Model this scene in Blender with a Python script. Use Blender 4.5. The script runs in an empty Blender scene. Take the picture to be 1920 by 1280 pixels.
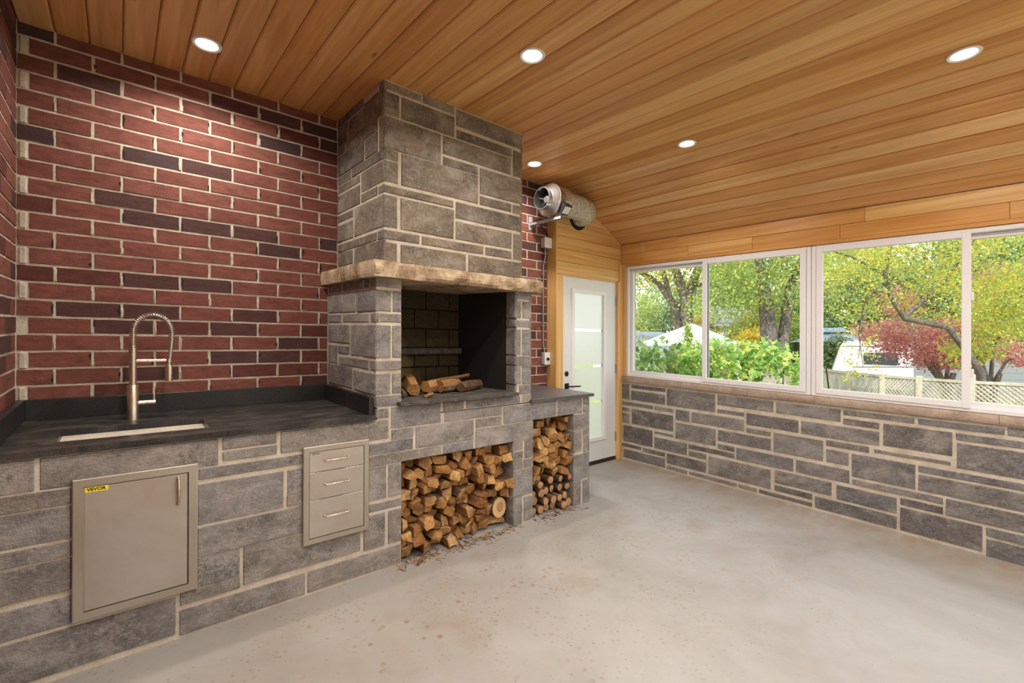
import bpy, math, random
import numpy as np
from mathutils import Vector, Matrix, noise
random.seed(7)
D = bpy.data
SC = bpy.context.scene
COL = SC.collection
PI = math.pi

# ------------------------------------------------------------------ camera
K = 0.0322            # the slab and roof fall gently away from the house (drainage slope)
CAM = (0.3928, -3.3771, 1.315)
cd = D.cameras.new('camera'); cam = D.objects.new('camera', cd); COL.objects.link(cam)
yaw = math.radians(49.534); rl = math.radians(0.1685)
F = Vector((math.cos(yaw), math.sin(yaw), 0)); R = Vector((math.sin(yaw), -math.cos(yaw), 0)); U = Vector((0, 0, 1))
c_, s_ = math.cos(rl), math.sin(rl)
R2 = R * c_ + U * s_; U2 = U * c_ - R * s_
m = Matrix.Identity(4)
for i in range(3):
    m[i][0] = R2[i]; m[i][1] = U2[i]; m[i][2] = -F[i]; m[i][3] = CAM[i]
cam.matrix_world = m
cd.sensor_width = 36; cd.lens = 36 * 864.52 / 1920; cd.shift_y = 4.686 / 1920
cd.clip_start = 0.02; cd.clip_end = 300
SC.camera = cam

# ------------------------------------------------------------------ sky, sun, exposure
w = D.worlds.new('sky'); SC.world = w; w.use_nodes = True
nt = w.node_tree; nt.nodes.clear()
o = nt.nodes.new('ShaderNodeOutputWorld'); bg = nt.nodes.new('ShaderNodeBackground')
tc = nt.nodes.new('ShaderNodeTexCoord'); sp = nt.nodes.new('ShaderNodeSeparateXYZ'); cr = nt.nodes.new('ShaderNodeValToRGB')
nt.links.new(tc.outputs['Generated'], sp.inputs[0]); nt.links.new(sp.outputs['Z'], cr.inputs[0])
cr.color_ramp.elements[0].position = 0.0; cr.color_ramp.elements[0].color = (1.0, 0.98, 0.95, 1)
cr.color_ramp.elements[1].position = 0.8; cr.color_ramp.elements[1].color = (0.62, 0.78, 1.0, 1)
nt.links.new(cr.outputs[0], bg.inputs['Color']); bg.inputs['Strength'].default_value = 2.1
nt.links.new(bg.outputs[0], o.inputs['Surface'])
sl = D.lights.new('sun', 'SUN'); sun = D.objects.new('sun', sl); COL.objects.link(sun)
sl.energy = 5.6; sl.angle = 0.01; sl.color = (1.0, 0.93, 0.80)
sun.rotation_euler = Vector((0.70, 0.22, -0.80)).to_track_quat('-Z', 'Y').to_euler()
SC.view_settings.view_transform = 'Standard'; SC.view_settings.look = 'None'
SC.view_settings.exposure = 0.0; SC.view_settings.gamma = 1.0; SC.view_settings.use_curve_mapping = False
LAMP_W = 16.0
LAMP_COL = (1.0, 0.935, 0.86)

# ------------------------------------------------------------------ materials
def lerp(a, b, t): return a + (b - a) * t
class NT:
    def __init__(s, name):
        s.m = D.materials.new(name); s.m.use_nodes = True; s.t = s.m.node_tree; s.t.nodes.clear()
        s.out = s.n('OutputMaterial')
    def n(s, k, **kw):
        x = s.t.nodes.new('ShaderNode' + k)
        for a, b in kw.items(): setattr(x, a, b)
        return x
    def l(s, a, b): s.t.links.new(a, b)
    def pos(s, scale=(1, 1, 1), rnd=True, rot=(0, 0, 0)):
        g = s.n('NewGeometry'); mp = s.n('Mapping'); mp.inputs['Scale'].default_value = scale; mp.inputs['Rotation'].default_value = rot
        if rnd:
            oi = s.n('ObjectInfo'); a = s.n('VectorMath', operation='SCALE'); a.inputs[0].default_value = (17, 31, 23)
            s.l(oi.outputs['Random'], a.inputs['Scale']); b = s.n('VectorMath', operation='ADD')
            s.l(g.outputs['Position'], b.inputs[0]); s.l(a.outputs[0], b.inputs[1]); s.l(b.outputs[0], mp.inputs['Vector'])
        else: s.l(g.outputs['Position'], mp.inputs['Vector'])
        return mp.outputs[0]
    def noise(s, vec, scale, detail=4, rough=0.6, dist=0.0):
        x = s.n('TexNoise'); x.inputs['Scale'].default_value = scale; x.inputs['Detail'].default_value = detail
        x.inputs['Roughness'].default_value = rough; x.inputs['Distortion'].default_value = dist
        s.l(vec, x.inputs['Vector']); return x.outputs['Fac']
    def ramp(s, fac, stops, interp='LINEAR'):
        x = s.n('ValToRGB'); e = x.color_ramp.elements; x.color_ramp.interpolation = interp
        while len(e) > 1: e.remove(e[0])
        e[0].position = stops[0][0]; e[0].color = (*stops[0][1], 1)
        for p, c in stops[1:]:
            k = e.new(p); k.color = (*c, 1)
        s.l(fac, x.inputs['Fac']); return x.outputs['Color']
    def mix(s, fac, a, b, mode='MIX'):
        x = s.n('Mix', data_type='RGBA', blend_type=mode)
        for v, sock in ((fac, x.inputs[0]), (a, x.inputs[6]), (b, x.inputs[7])):
            if isinstance(v, (int, float)): sock.default_value = v
            elif isinstance(v, tuple): sock.default_value = (*v, 1)
            else: s.l(v, sock)
        return x.outputs[2]
    def math(s, op, a, b=0.0, cl=False):
        x = s.n('Math', operation=op); x.use_clamp = cl
        for v, k in ((a, 0), (b, 1)):
            if isinstance(v, (int, float)): x.inputs[k].default_value = v
            else: s.l(v, x.inputs[k])
        return x.outputs[0]
    def bsdf(s, col, rough=0.6, metal=0.0, bump=None, bstr=0.3, bdist=0.01, spec=0.5, **kw):
        b = s.n('BsdfPrincipled')
        for v, k in ((col, 'Base Color'), (rough, 'Roughness'), (metal, 'Metallic'), (spec, 'Specular IOR Level')):
            if isinstance(v, (int, float)): b.inputs[k].default_value = v
            elif isinstance(v, tuple): b.inputs[k].default_value = (*v, 1)
            else: s.l(v, b.inputs[k])
        for k, v in kw.items(): b.inputs[k].default_value = v
        if bump is not None:
            x = s.n('Bump'); x.inputs['Strength'].default_value = bstr; x.inputs['Distance'].default_value = bdist
            s.l(bump, x.inputs['Height']); s.l(x.outputs[0], b.inputs['Normal'])
        s.l(b.outputs[0], s.out.inputs['Surface']); return b
    def rnd(s): return s.n('ObjectInfo').outputs['Random']

def plain(name, col, rough=0.5, metal=0.0, spec=0.5):
    t = NT(name); p = t.pos(); f = t.noise(p, 40, 3)
    t.bsdf(t.mix(t.math('MULTIPLY', f, 0.25), col, tuple(c * 0.7 for c in col)), rough, metal, spec=spec); return t.m

def brick_mat(name, a, b, c):
    t = NT(name); p = t.pos()
    base = t.ramp(t.rnd(), [(0.0, a), (0.5, b), (1.0, c)])
    f = t.noise(t.pos((1, 1, 2.5)), 14, 5, 0.7)
    col = t.mix(t.ramp(f, [(0.35, (0, 0, 0)), (0.7, (1, 1, 1))]), base, tuple(x * 0.62 for x in b))
    g = t.noise(p, 160, 3, 0.7)
    col = t.mix(t.ramp(g, [(0.68, (0, 0, 0)), (0.76, (0.5, 0.5, 0.5))]), col, (0.42, 0.30, 0.22))
    bp = t.math('ADD', t.math('MULTIPLY', f, 1.0), t.noise(t.pos((1, 1, 1.6)), 110, 4, 0.75))
    t.bsdf(col, 0.82, bump=bp, bstr=0.55, bdist=0.006, spec=0.3); return t.m
M = {}
M['brick_red'] = brick_mat('red_brick', (0.245, 0.083, 0.060), (0.212, 0.071, 0.052), (0.262, 0.098, 0.070))
M['brick_dark'] = brick_mat('dark_brick', (0.085, 0.045, 0.042), (0.11, 0.042, 0.036), (0.062, 0.042, 0.044))
M['brick_mid'] = brick_mat('brown_brick', (0.15, 0.045, 0.034), (0.13, 0.04, 0.032), (0.16, 0.055, 0.038))
def mortar_mat():
    t = NT('mortar'); f = t.noise(t.pos(rnd=False), 9, 6, 0.7); g = t.noise(t.pos(rnd=False), 120, 3)
    col = t.ramp(f, [(0.3, (0.42, 0.35, 0.265)), (0.6, (0.60, 0.545, 0.45))])
    t.bsdf(col, 0.9, bump=t.math('ADD', g, t.math('MULTIPLY', f, 2)), bstr=0.6, bdist=0.006, spec=0.2); return t.m
M['mortar'] = mortar_mat()
def stone_mat(name, pal, lo=0.5):
    t = NT(name)
    base = t.ramp(t.rnd(), [(i / (len(pal) - 1), c) for i, c in enumerate(pal)])
    big = t.noise(t.pos((1, 1, 2.0)), 3.0, 7, 0.74, 0.9)
    col = t.mix(t.ramp(big, [(0.36, (0, 0, 0)), (0.62, (1, 1, 1))]), base, t.mix(1.0, base, (lo * 1.02, lo, lo * 1.0), 'MULTIPLY'))
    bl = t.noise(t.pos((1, 1, 1.4)), 5.5, 6, 0.72, 0.5)
    col = t.mix(t.ramp(bl, [(0.50, (0, 0, 0)), (0.70, (0.6, 0.6, 0.6))]), col, (0.46, 0.42, 0.37))
    st = t.noise(t.pos((1.0, 1.0, 1.3)), 48, 6, 0.82)
    col = t.mix(t.ramp(st, [(0.50, (0, 0, 0)), (0.72, (0.55, 0.55, 0.55))]), col, (0.52, 0.49, 0.44))
    dk = t.noise(t.pos(), 70, 5, 0.8); dm = t.noise(t.pos((1, 1, 1.5)), 6, 4, 0.6)
    dkf = t.math('MULTIPLY', t.ramp(dk, [(0.45, (0, 0, 0)), (0.62, (1, 1, 1))]), t.ramp(dm, [(0.5, (0.12, 0.12, 0.12)), (0.66, (0.85, 0.85, 0.85))]))
    col = t.mix(dkf, col, (0.055, 0.052, 0.055))
    bp = t.math('ADD', t.math('MULTIPLY', t.noise(t.pos((1, 1, 1.3)), 14, 6, 0.72), 1.6), t.noise(t.pos(), 90, 4, 0.75))
    t.bsdf(col, 0.85, bump=bp, bstr=0.6, bdist=0.012, spec=0.25); return t.m
M['stone'] = stone_mat('grey_ledge_stone', [(0.30, 0.27, 0.235), (0.38, 0.35, 0.315), (0.27, 0.26, 0.26), (0.34, 0.30, 0.255), (0.31, 0.305, 0.305), (0.41, 0.375, 0.33)])
M['stone_chim'] = stone_mat('warm_tinted_chimney_stone', [(0.25, 0.20, 0.14), (0.33, 0.27, 0.20), (0.22, 0.185, 0.145), (0.28, 0.225, 0.155)])  # same stone browned, warm lamplight partly put into its colour
M['stone_win'] = stone_mat('daylight_tinted_ledge_stone', [(0.28, 0.275, 0.275), (0.20, 0.185, 0.18), (0.33, 0.305, 0.28), (0.25, 0.25, 0.26), (0.17, 0.155, 0.145), (0.31, 0.29, 0.275)])  # same stone cooled, bluish daylight partly put into its colour
def sill_mat(name, a, b, sc):
    t = NT(name); f = t.noise(t.pos((1, 1, 0.8), rnd=False), sc, 6, 0.75, 0.5); g = t.noise(t.pos(rnd=False), 70, 4, 0.7)
    col = t.ramp(f, [(0.36, a), (0.60, b)]); col = t.mix(t.ramp(g, [(0.6, (0, 0, 0)), (0.75, (0.6, 0.6, 0.6))]), col, tuple(x * 0.4 for x in a))
    t.bsdf(col, 0.85, bump=t.math('ADD', t.math('MULTIPLY', f, 3), g), bstr=0.6, bdist=0.012, spec=0.25); return t.m
M['mantel'] = sill_mat('sandstone_mantel', (0.17, 0.095, 0.045), (0.56, 0.43, 0.29), 5)
M['sill'] = sill_mat('limestone_sill', (0.33, 0.25, 0.19), (0.48, 0.38, 0.30), 5)
def wood_mat(name, axis, pal, gloss=0.38, knots=True):
    t = NT(name); A = {'x': (0.55, 14, 14), 'y': (14, 0.55, 14), 'z': (14, 14, 0.55)}[axis]
    B = {'x': (1.6, 60, 60), 'y': (60, 1.6, 60), 'z': (60, 60, 1.6)}[axis]
    base = t.ramp(t.rnd(), [(i / (len(pal) - 1), c) for i, c in enumerate(pal)])
    g1 = t.noise(t.pos(A), 1.0, 4, 0.55, 1.2); g2 = t.noise(t.pos(B), 1.0, 3, 0.6)
    col = t.mix(t.ramp(g1, [(0.32, (0, 0, 0)), (0.7, (1, 1, 1))]), base, t.mix(1.0, base, (0.74, 0.60, 0.46), 'MULTIPLY'))
    col = t.mix(t.math('MULTIPLY', t.ramp(g2, [(0.45, (0, 0, 0)), (0.75, (1, 1, 1))]), 0.35), col, t.mix(1.0, base, (0.62, 0.45, 0.3), 'MULTIPLY'))
    if knots:
        v = t.n('TexVoronoi'); v.inputs['Scale'].default_value = 1.0
        kx = {'x': (1.3, 5, 5), 'y': (5, 1.3, 5), 'z': (5, 5, 1.3)}[axis]
        t.l(t.pos(kx), v.inputs['Vector'])
        kf = t.ramp(v.outputs['Distance'], [(0.02, (1, 1, 1)), (0.055, (0, 0, 0))])
        col = t.mix(t.math('MULTIPLY', kf, 0.8), col, (0.16, 0.055, 0.015))
    t.bsdf(col, gloss, bump=t.math('ADD', g2, g1), bstr=0.12, bdist=0.002, spec=0.4); return t.m
WP = [(0.74, 0.42, 0.165), (0.60, 0.30, 0.10), (0.80, 0.50, 0.22), (0.68, 0.35, 0.12), (0.82, 0.54, 0.25), (0.55, 0.26, 0.085)]
M['plank_y'] = wood_mat('varnished_cedar_plank', 'y', WP)
M['plank_x'] = wood_mat('varnished_pine_board', 'x', [(0.82, 0.58, 0.26), (0.76, 0.49, 0.19), (0.84, 0.62, 0.30)])
M['plank_hdr'] = wood_mat('varnished_header_board', 'y', [(0.78, 0.50, 0.19), (0.70, 0.38, 0.11), (0.82, 0.56, 0.23)])
M['post_z'] = wood_mat('varnished_pine_post', 'z', [(0.80, 0.54, 0.23), (0.76, 0.49, 0.19)], knots=False)
M['backer'] = plain('dark_board_backer', (0.09, 0.04, 0.015), 0.8)
def concrete_mat():
    t = NT('concrete_slab'); P = lambda s=(1, 1, 1): t.pos(s, rnd=False)
    a = t.noise(P(), 1.1, 6, 0.65, 0.4); col = t.ramp(a, [(0.3, (0.235, 0.225, 0.205)), (0.5, (0.305, 0.302, 0.29)), (0.72, (0.365, 0.368, 0.36))])
    b = t.noise(P(), 7, 6, 0.75); col = t.mix(t.ramp(b, [(0.45, (0, 0, 0)), (0.8, (0.5, 0.5, 0.5))]), col, (0.33, 0.29, 0.24))
    # brown splash marks, thickest in front of the stone counter
    g = t.n('NewGeometry'); sx = t.n('SeparateXYZ'); t.l(g.outputs['Position'], sx.inputs[0])
    near = t.math('SUBTRACT', 1.0, t.math('MULTIPLY', t.math('ABSOLUTE', t.math('ADD', sx.outputs['Y'], 1.35)), 0.60), True)
    nx = t.math('SUBTRACT', 1.0, t.math('MULTIPLY', t.math('ABSOLUTE', t.math('SUBTRACT', sx.outputs['X'], 1.3)), 0.38), True)
    v = t.n('TexVoronoi'); v.inputs['Scale'].default_value = 17; v.inputs['Randomness'].default_value = 1.0; t.l(P(), v.inputs['Vector'])
    wn = t.noise(P(), 30, 3)
    d = t.math('ADD', v.outputs['Distance'], t.math('MULTIPLY', wn, 0.25))
    spots = t.ramp(d, [(0.30, (1, 1, 1)), (0.38, (0, 0, 0))])
    keep = t.ramp(t.noise(P(), 5, 3), [(0.50, (0, 0, 0)), (0.62, (1, 1, 1))])
    fac = t.math('MULTIPLY', t.math('MULTIPLY', spots, keep), t.math('MULTIPLY', t.math('MULTIPLY', near, nx), 1.15))
    col = t.mix(fac, col, (0.20, 0.13, 0.075))
    v2 = t.n('TexVoronoi'); v2.inputs['Scale'].default_value = 34; t.l(P(), v2.inputs['Vector'])
    s2 = t.ramp(t.math('ADD', v2.outputs['Distance'], t.math('MULTIPLY', t.noise(P(), 70, 2), 0.3)), [(0.30, (1, 1, 1)), (0.40, (0, 0, 0))])
    k2 = t.ramp(t.noise(P(), 3.2, 4), [(0.44, (0, 0, 0)), (0.58, (1, 1, 1))])
    col = t.mix(t.math('MULTIPLY', t.math('MULTIPLY', s2, k2), t.math('MULTIPLY', near, 0.85)), col, (0.18, 0.13, 0.085))
    st = t.ramp(t.noise(P((1, 1, 1)), 2.3, 4, 0.6), [(0.58, (0, 0, 0)), (0.72, (1, 1, 1))])
    col = t.mix(t.math('MULTIPLY', t.math('MULTIPLY', st, near), 0.6), col, (0.24, 0.18, 0.125))
    # dust line washed along the foot of the window wall
    ed = t.math('MULTIPLY', t.math('SUBTRACT', sx.outputs['X'], 4.25), 1.9, True)
    ed = t.math('MULTIPLY', ed, t.ramp(t.noise(P((0.8, 2.5, 1)), 3, 5, 0.7, 0.5), [(0.35, (0, 0, 0)), (0.6, (1, 1, 1))]))
    col = t.mix(t.math('MULTIPLY', ed, 0.75), col, (0.27, 0.19, 0.115))
    col = t.mix(t.math('MULTIPLY', t.math('MULTIPLY', near, nx), 0.38), col, (0.33, 0.265, 0.19))
    sk = t.noise(P(), 55, 2, 0.5); col = t.mix(t.ramp(sk, [(0.74, (0, 0, 0)), (0.78, (0.8, 0.8, 0.8))]), col, (0.12, 0.09, 0.06))
    ck = t.noise(P((0.6, 1.5, 1)), 2.2, 5, 0.55, 1.5)
    crk = t.ramp(ck, [(0.494, (0, 0, 0)), (0.5, (1, 1, 1)), (0.506, (0, 0, 0))])
    col = t.mix(t.math('MULTIPLY', crk, 0.14), col, (0.3, 0.27, 0.24))
    bp = t.math('ADD', t.math('MULTIPLY', a, 2), t.noise(P(), 60, 4, 0.7))
    t.bsdf(col, t.math('ADD', t.math('MULTIPLY', b, 0.3), 0.36), bump=bp, bstr=0.12, bdist=0.004, spec=0.4); return t.m
M['concrete'] = concrete_mat()
def granite_mat(name, a, b, dusty, sp0=0.28):
    t = NT(name); s1 = t.noise(t.pos(), 260, 3, 0.8); col = t.ramp(s1, [(0.42, a), (0.62, b), (0.72, (0.16, 0.16, 0.15))])
    d = t.noise(t.pos((1, 2.4, 1), rnd=False), 5, 5, 0.65, 0.8)
    col = t.mix(t.math('MULTIPLY', t.ramp(d, [(0.45, (0, 0, 0)), (0.7, (1, 1, 1))]), dusty), col, (0.20, 0.165, 0.13))
    t.bsdf(col, t.math('ADD', t.math('MULTIPLY', d, 0.5), 0.12), bump=s1, bstr=0.05, bdist=0.002, spec=sp0); return t.m
M['granite'] = granite_mat('black_granite', (0.012, 0.012, 0.012), (0.045, 0.045, 0.042), 0.30)
M['granite_v'] = granite_mat('black_granite_upstand', (0.010, 0.010, 0.010), (0.035, 0.033, 0.031), 0.06)
M['slate'] = granite_mat('grey_flamed_granite', (0.045, 0.045, 0.047), (0.085, 0.085, 0.09), 0.30, 0.7)
def steel_mat(name, col, rough, axis=(2, 2, 120), amt=0.2):
    t = NT(name); f = t.noise(t.pos(axis), 6, 3, 0.6); g = t.noise(t.pos(), 3, 5, 0.7)
    c = t.mix(t.ramp(g, [(0.35, (0, 0, 0)), (0.7, (1, 1, 1))]), col, tuple(x * y for x, y in zip(col, (0.84, 0.80, 0.73))))
    t.bsdf(c, t.math('ADD', t.math('MULTIPLY', f, amt), rough), 0.92, bump=f, bstr=0.03, bdist=0.001); return t.m
M['steel'] = steel_mat('brushed_stainless', (0.58, 0.56, 0.53), 0.28)
M['steel_dull'] = steel_mat('stained_stainless_frame', (0.50, 0.47, 0.41), 0.36)
M['nickel'] = steel_mat('brushed_nickel', (0.66, 0.57, 0.45), 0.22, (30, 30, 3), 0.12)
M['galv'] = steel_mat('grey_painted_steel', (0.60, 0.62, 0.64), 0.26, (3, 3, 3), 0.08)
M['foil'] = NT('foil_duct'); _t = M['foil']; _f = _t.noise(_t.pos((1, 1, 1), rnd=False), 38, 4, 0.7, 1.0); _t.bsdf((0.74, 0.74, 0.72), 0.24, 0.95, bump=_f, bstr=0.9, bdist=0.02); M['foil'] = _t.m
M['white_vinyl'] = plain('white_vinyl', (0.80, 0.80, 0.81), 0.35)
M['track'] = plain('grey_window_seal', (0.10, 0.13, 0.18), 0.4)
M['door_paint'] = plain('pale_grey_door_paint', (0.70, 0.74, 0.73), 0.38)
M['black_metal'] = plain('black_hardware', (0.035, 0.032, 0.03), 0.35, 0.6)
M['hinge'] = plain('steel_hinge', (0.35, 0.36, 0.37), 0.35, 0.8)
M['rubber'] = plain('black_rubber', (0.02, 0.018, 0.016), 0.6)
M['hub'] = plain('dark_grey_motor', (0.07, 0.07, 0.07), 0.5)
M['paint_grey'] = plain('grey_painted_bracket', (0.42, 0.43, 0.44), 0.45)
M['grey_box'] = plain('grey_electrical_box', (0.55, 0.54, 0.50), 0.45)
M['white_plastic'] = plain('white_plastic', (0.82, 0.82, 0.80), 0.4)
M['label_white'] = plain('white_rating_label', (0.80, 0.80, 0.78), 0.5)
M['yellow'] = plain('yellow_sticker', (0.90, 0.72, 0.02), 0.5)
M['ink'] = plain('black_ink', (0.02, 0.02, 0.02), 0.5)
M['hole_shade'] = plain('painted_cavity_shade', (0.012, 0.010, 0.009), 0.9)  # near-black that puts the shade inside holes and gaps into colour
def soot_mat(name, a, b, hi):
    t = NT(name); P = t.pos(rnd=False); g = t.n('NewGeometry'); sx = t.n('SeparateXYZ'); t.l(g.outputs['Position'], sx.inputs[0])
    # soot deposit left by the fire: a plume stain climbing the back and right of the firebox
    h = t.math('ADD', t.math('MULTIPLY', t.math('SUBTRACT', sx.outputs['Z'], 1.02), 1.5), t.math('MULTIPLY', t.math('SUBTRACT', sx.outputs['X'], 1.95), 2.2))
    h = t.math('ADD', h, t.math('MULTIPLY', t.math('SUBTRACT', t.noise(P, 5, 5, 0.6), 0.5), 1.1))
    col = t.mix(t.ramp(h, [(0.0, (0, 0, 0)), (0.65, (1, 1, 1))]), b if hi else a, (0.012, 0.010, 0.009))
    f = t.noise(t.pos(), 40, 4, 0.7)
    col = t.mix(t.math('MULTIPLY', f, 0.5), col, tuple(x * 0.5 for x in a))
    t.bsdf(col, 0.9, bump=f, bstr=0.4, bdist=0.006, spec=0.15); return t.m
M['firebrick'] = soot_mat('sooty_firebrick', (0.30, 0.215, 0.09), (0.30, 0.215, 0.09), True)
M['soot'] = plain('soot_black_lining', (0.022, 0.019, 0.017), 0.85, spec=0.2)
M['ash'] = sill_mat('ash_covered_slab', (0.05, 0.047, 0.043), (0.12, 0.105, 0.09), 9)
def endgrain():
    t = NT('cut_end_grain'); p = t.pos(); f = t.noise(p, 55, 4, 0.7); g = t.noise(p, 9, 4, 0.6); h = t.noise(t.pos((1, 1, 6), rot=(0, 0.7, 0)), 22, 4, 0.7)
    base = t.ramp(t.rnd(), [(0, (0.52, 0.29, 0.10)), (0.25, (0.76, 0.50, 0.21)), (0.5, (0.58, 0.33, 0.115)), (0.75, (0.40, 0.20, 0.07)), (1, (0.84, 0.60, 0.29))])
    col = t.mix(t.ramp(f, [(0.35, (1, 1, 1)), (0.65, (0, 0, 0))]), base, t.mix(1.0, base, (0.62, 0.5, 0.4), 'MULTIPLY'))
    col = t.mix(t.ramp(g, [(0.46, (0, 0, 0)), (0.62, (0.8, 0.8, 0.8))]), col, (0.22, 0.11, 0.045))
    col = t.mix(t.ramp(h, [(0.55, (0, 0, 0)), (0.7, (0.5, 0.5, 0.5))]), col, (0.14, 0.07, 0.03))
    t.bsdf(col, 0.8, bump=t.math('ADD', f, h), bstr=0.8, bdist=0.008, spec=0.2); return t.m
def sawn():
    t = NT('sawn_log_end'); tc_ = t.n('TexCoord'); wv = t.n('TexWave', wave_type='RINGS', rings_direction='Y'); wv.inputs['Scale'].default_value = 30; wv.inputs['Distortion'].default_value = 1.5; wv.inputs['Detail'].default_value = 2
    t.l(tc_.outputs['Object'], wv.inputs['Vector']); f = t.noise(t.pos(), 60, 3)
    dn = t.n('VectorMath', operation='LENGTH'); mp = t.n('Mapping'); mp.inputs['Scale'].default_value = (1, 0, 1); t.l(tc_.outputs['Object'], mp.inputs['Vector']); t.l(mp.outputs[0], dn.inputs[0])
    col = t.ramp(dn.outputs['Value'], [(0.0, (0.42, 0.22, 0.10)), (0.024, (0.50, 0.30, 0.15)), (0.030, (0.24, 0.12, 0.06)), (0.036, (0.74, 0.50, 0.26)), (0.2, (0.70, 0.46, 0.22))])
    col = t.mix(t.math('MULTIPLY', wv.outputs['Fac'], 0.3), col, (0.42, 0.24, 0.11)); col = t.mix(t.math('MULTIPLY', f, 0.3), col, (0.35, 0.2, 0.1))
    t.bsdf(col, 0.8, bump=f, bstr=0.3, bdist=0.003, spec=0.2); return t.m
def splitwood():
    t = NT('split_log_wood'); f = t.noise(t.pos((40, 3, 40)), 1, 4, 0.7, 0.5)
    base = t.ramp(t.rnd(), [(0, (0.30, 0.15, 0.055)), (0.5, (0.42, 0.24, 0.10)), (1, (0.20, 0.11, 0.05))])
    col = t.mix(t.ramp(f, [(0.35, (1, 1, 1)), (0.65, (0, 0, 0))]), base, (0.25, 0.11, 0.04))
    t.bsdf(col, 0.8, bump=f, bstr=0.7, bdist=0.006, spec=0.2); return t.m
def bark():
    t = NT('log_bark'); f = t.noise(t.pos((22, 5, 22)), 1.3, 5, 0.75)
    col = t.ramp(f, [(0.3, (0.05, 0.03, 0.018)), (0.55, (0.16, 0.10, 0.06)), (0.75, (0.28, 0.21, 0.15))])
    t.bsdf(col, 0.9, bump=f, bstr=1.0, bdist=0.01, spec=0.15); return t.m
M['end'] = endgrain(); M['sawn'] = sawn(); M['split'] = splitwood(); M['bark'] = bark()
def lens_mat():
    t = NT('lamp_lens'); e = t.n('Emission'); e.inputs['Color'].default_value = (1.0, 0.97, 0.92, 1); e.inputs['Strength'].default_value = 14
    t.l(e.outputs[0], t.out.inputs['Surface']); return t.m
M['lens'] = lens_mat()
def glass_mat():
    t = NT('clear_window_glass'); tr = t.n('BsdfTransparent'); tr.inputs['Color'].default_value = (0.96, 0.975, 0.97, 1)
    gl = t.n('BsdfGlossy'); gl.inputs['Roughness'].default_value = 0.01; gl.inputs['Color'].default_value = (0.9, 0.9, 0.9, 1)
    lw = t.n('LayerWeight'); lw.inputs['Blend'].default_value = 0.5; mx = t.n('MixShader')
    t.l(t.math('ADD', t.math('MULTIPLY', t.math('POWER', lw.outputs['Facing'], 5.0), 0.6), 0.03), mx.inputs[0]); t.l(tr.outputs[0], mx.inputs[1]); t.l(gl.outputs[0], mx.inputs[2]); t.l(mx.outputs[0], t.out.inputs['Surface']); return t.m
M['glass'] = glass_mat()
def frosted_mat():
    t = NT('frosted_door_glass'); a = t.n('BsdfTranslucent'); a.inputs['Color'].default_value = (0.93, 0.94, 0.90, 1)
    b = t.n('BsdfRefraction'); b.inputs['Roughness'].default_value = 0.55; b.inputs['IOR'].default_value = 1.08; b.inputs['Color'].default_value = (0.95, 0.98, 0.95, 1)
    c = t.n('BsdfDiffuse'); c.inputs['Color'].default_value = (0.8, 0.83, 0.8, 1)
    m1 = t.n('MixShader'); m1.inputs[0].default_value = 0.55; m2 = t.n('MixShader'); m2.inputs[0].default_value = 0.25
    t.l(a.outputs[0], m1.inputs[1]); t.l(b.outputs[0], m1.inputs[2]); t.l(m1.outputs[0], m2.inputs[1]); t.l(c.outputs[0], m2.inputs[2])
    t.l(m2.outputs[0], t.out.inputs['Surface']); return t.m
M['frosted'] = frosted_mat()
def leaf_mat(name, stops, trans=0.45):
    t = NT(name); g = t.n('NewGeometry'); col = t.ramp(g.outputs['Random Per Island'], stops)
    d = t.n('BsdfDiffuse'); tl = t.n('BsdfTranslucent'); t.l(col, d.inputs[0]); t.l(col, tl.inputs[0])
    mx = t.n('MixShader'); mx.inputs[0].default_value = trans; t.l(d.outputs[0], mx.inputs[1]); t.l(tl.outputs[0], mx.inputs[2])
    t.l(mx.outputs[0], t.out.inputs['Surface']); return t.m
M['leaf_locust'] = leaf_mat('golden_green_leaf', [(0.0, (0.30, 0.44, 0.11)), (0.35, (0.46, 0.56, 0.14)), (0.55, (0.70, 0.66, 0.16)), (0.85, (0.86, 0.62, 0.11)), (1.0, (0.54, 0.60, 0.18))])
M['leaf_green'] = leaf_mat('mid_green_leaf', [(0.0, (0.26, 0.38, 0.13)), (0.5, (0.38, 0.50, 0.16)), (0.8, (0.54, 0.60, 0.16)), (1.0, (0.75, 0.66, 0.16))])
M['leaf_dark'] = leaf_mat('dark_green_leaf', [(0.0, (0.17, 0.25, 0.13)), (0.6, (0.26, 0.36, 0.16)), (1.0, (0.40, 0.46, 0.18))], 0.35)
M['leaf_yellow'] = leaf_mat('yellow_leaf', [(0.0, (0.78, 0.55, 0.06)), (0.5, (0.85, 0.66, 0.12)), (1.0, (0.60, 0.55, 0.12))])
M['leaf_red'] = leaf_mat('red_maple_leaf', [(0.0, (0.52, 0.19, 0.18)), (0.5, (0.66, 0.28, 0.26)), (1.0, (0.74, 0.42, 0.36))])
M['leaf_vine'] = leaf_mat('grape_vine_leaf', [(0.0, (0.24, 0.42, 0.10)), (0.5, (0.42, 0.62, 0.16)), (0.85, (0.62, 0.72, 0.18)), (1.0, (0.82, 0.76, 0.28))], 0.4)
_t = NT('grape_vine_single_leaf'); _c = _t.ramp(_t.rnd(), [(0.0, (0.12, 0.26, 0.07)), (0.5, (0.24, 0.40, 0.11)), (0.85, (0.42, 0.54, 0.14)), (1.0, (0.66, 0.60, 0.22))])
_d = _t.n('BsdfDiffuse'); _l = _t.n('BsdfTranslucent'); _t.l(_c, _d.inputs[0]); _t.l(_c, _l.inputs[0]); _m = _t.n('MixShader'); _m.inputs[0].default_value = 0.35
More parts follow.
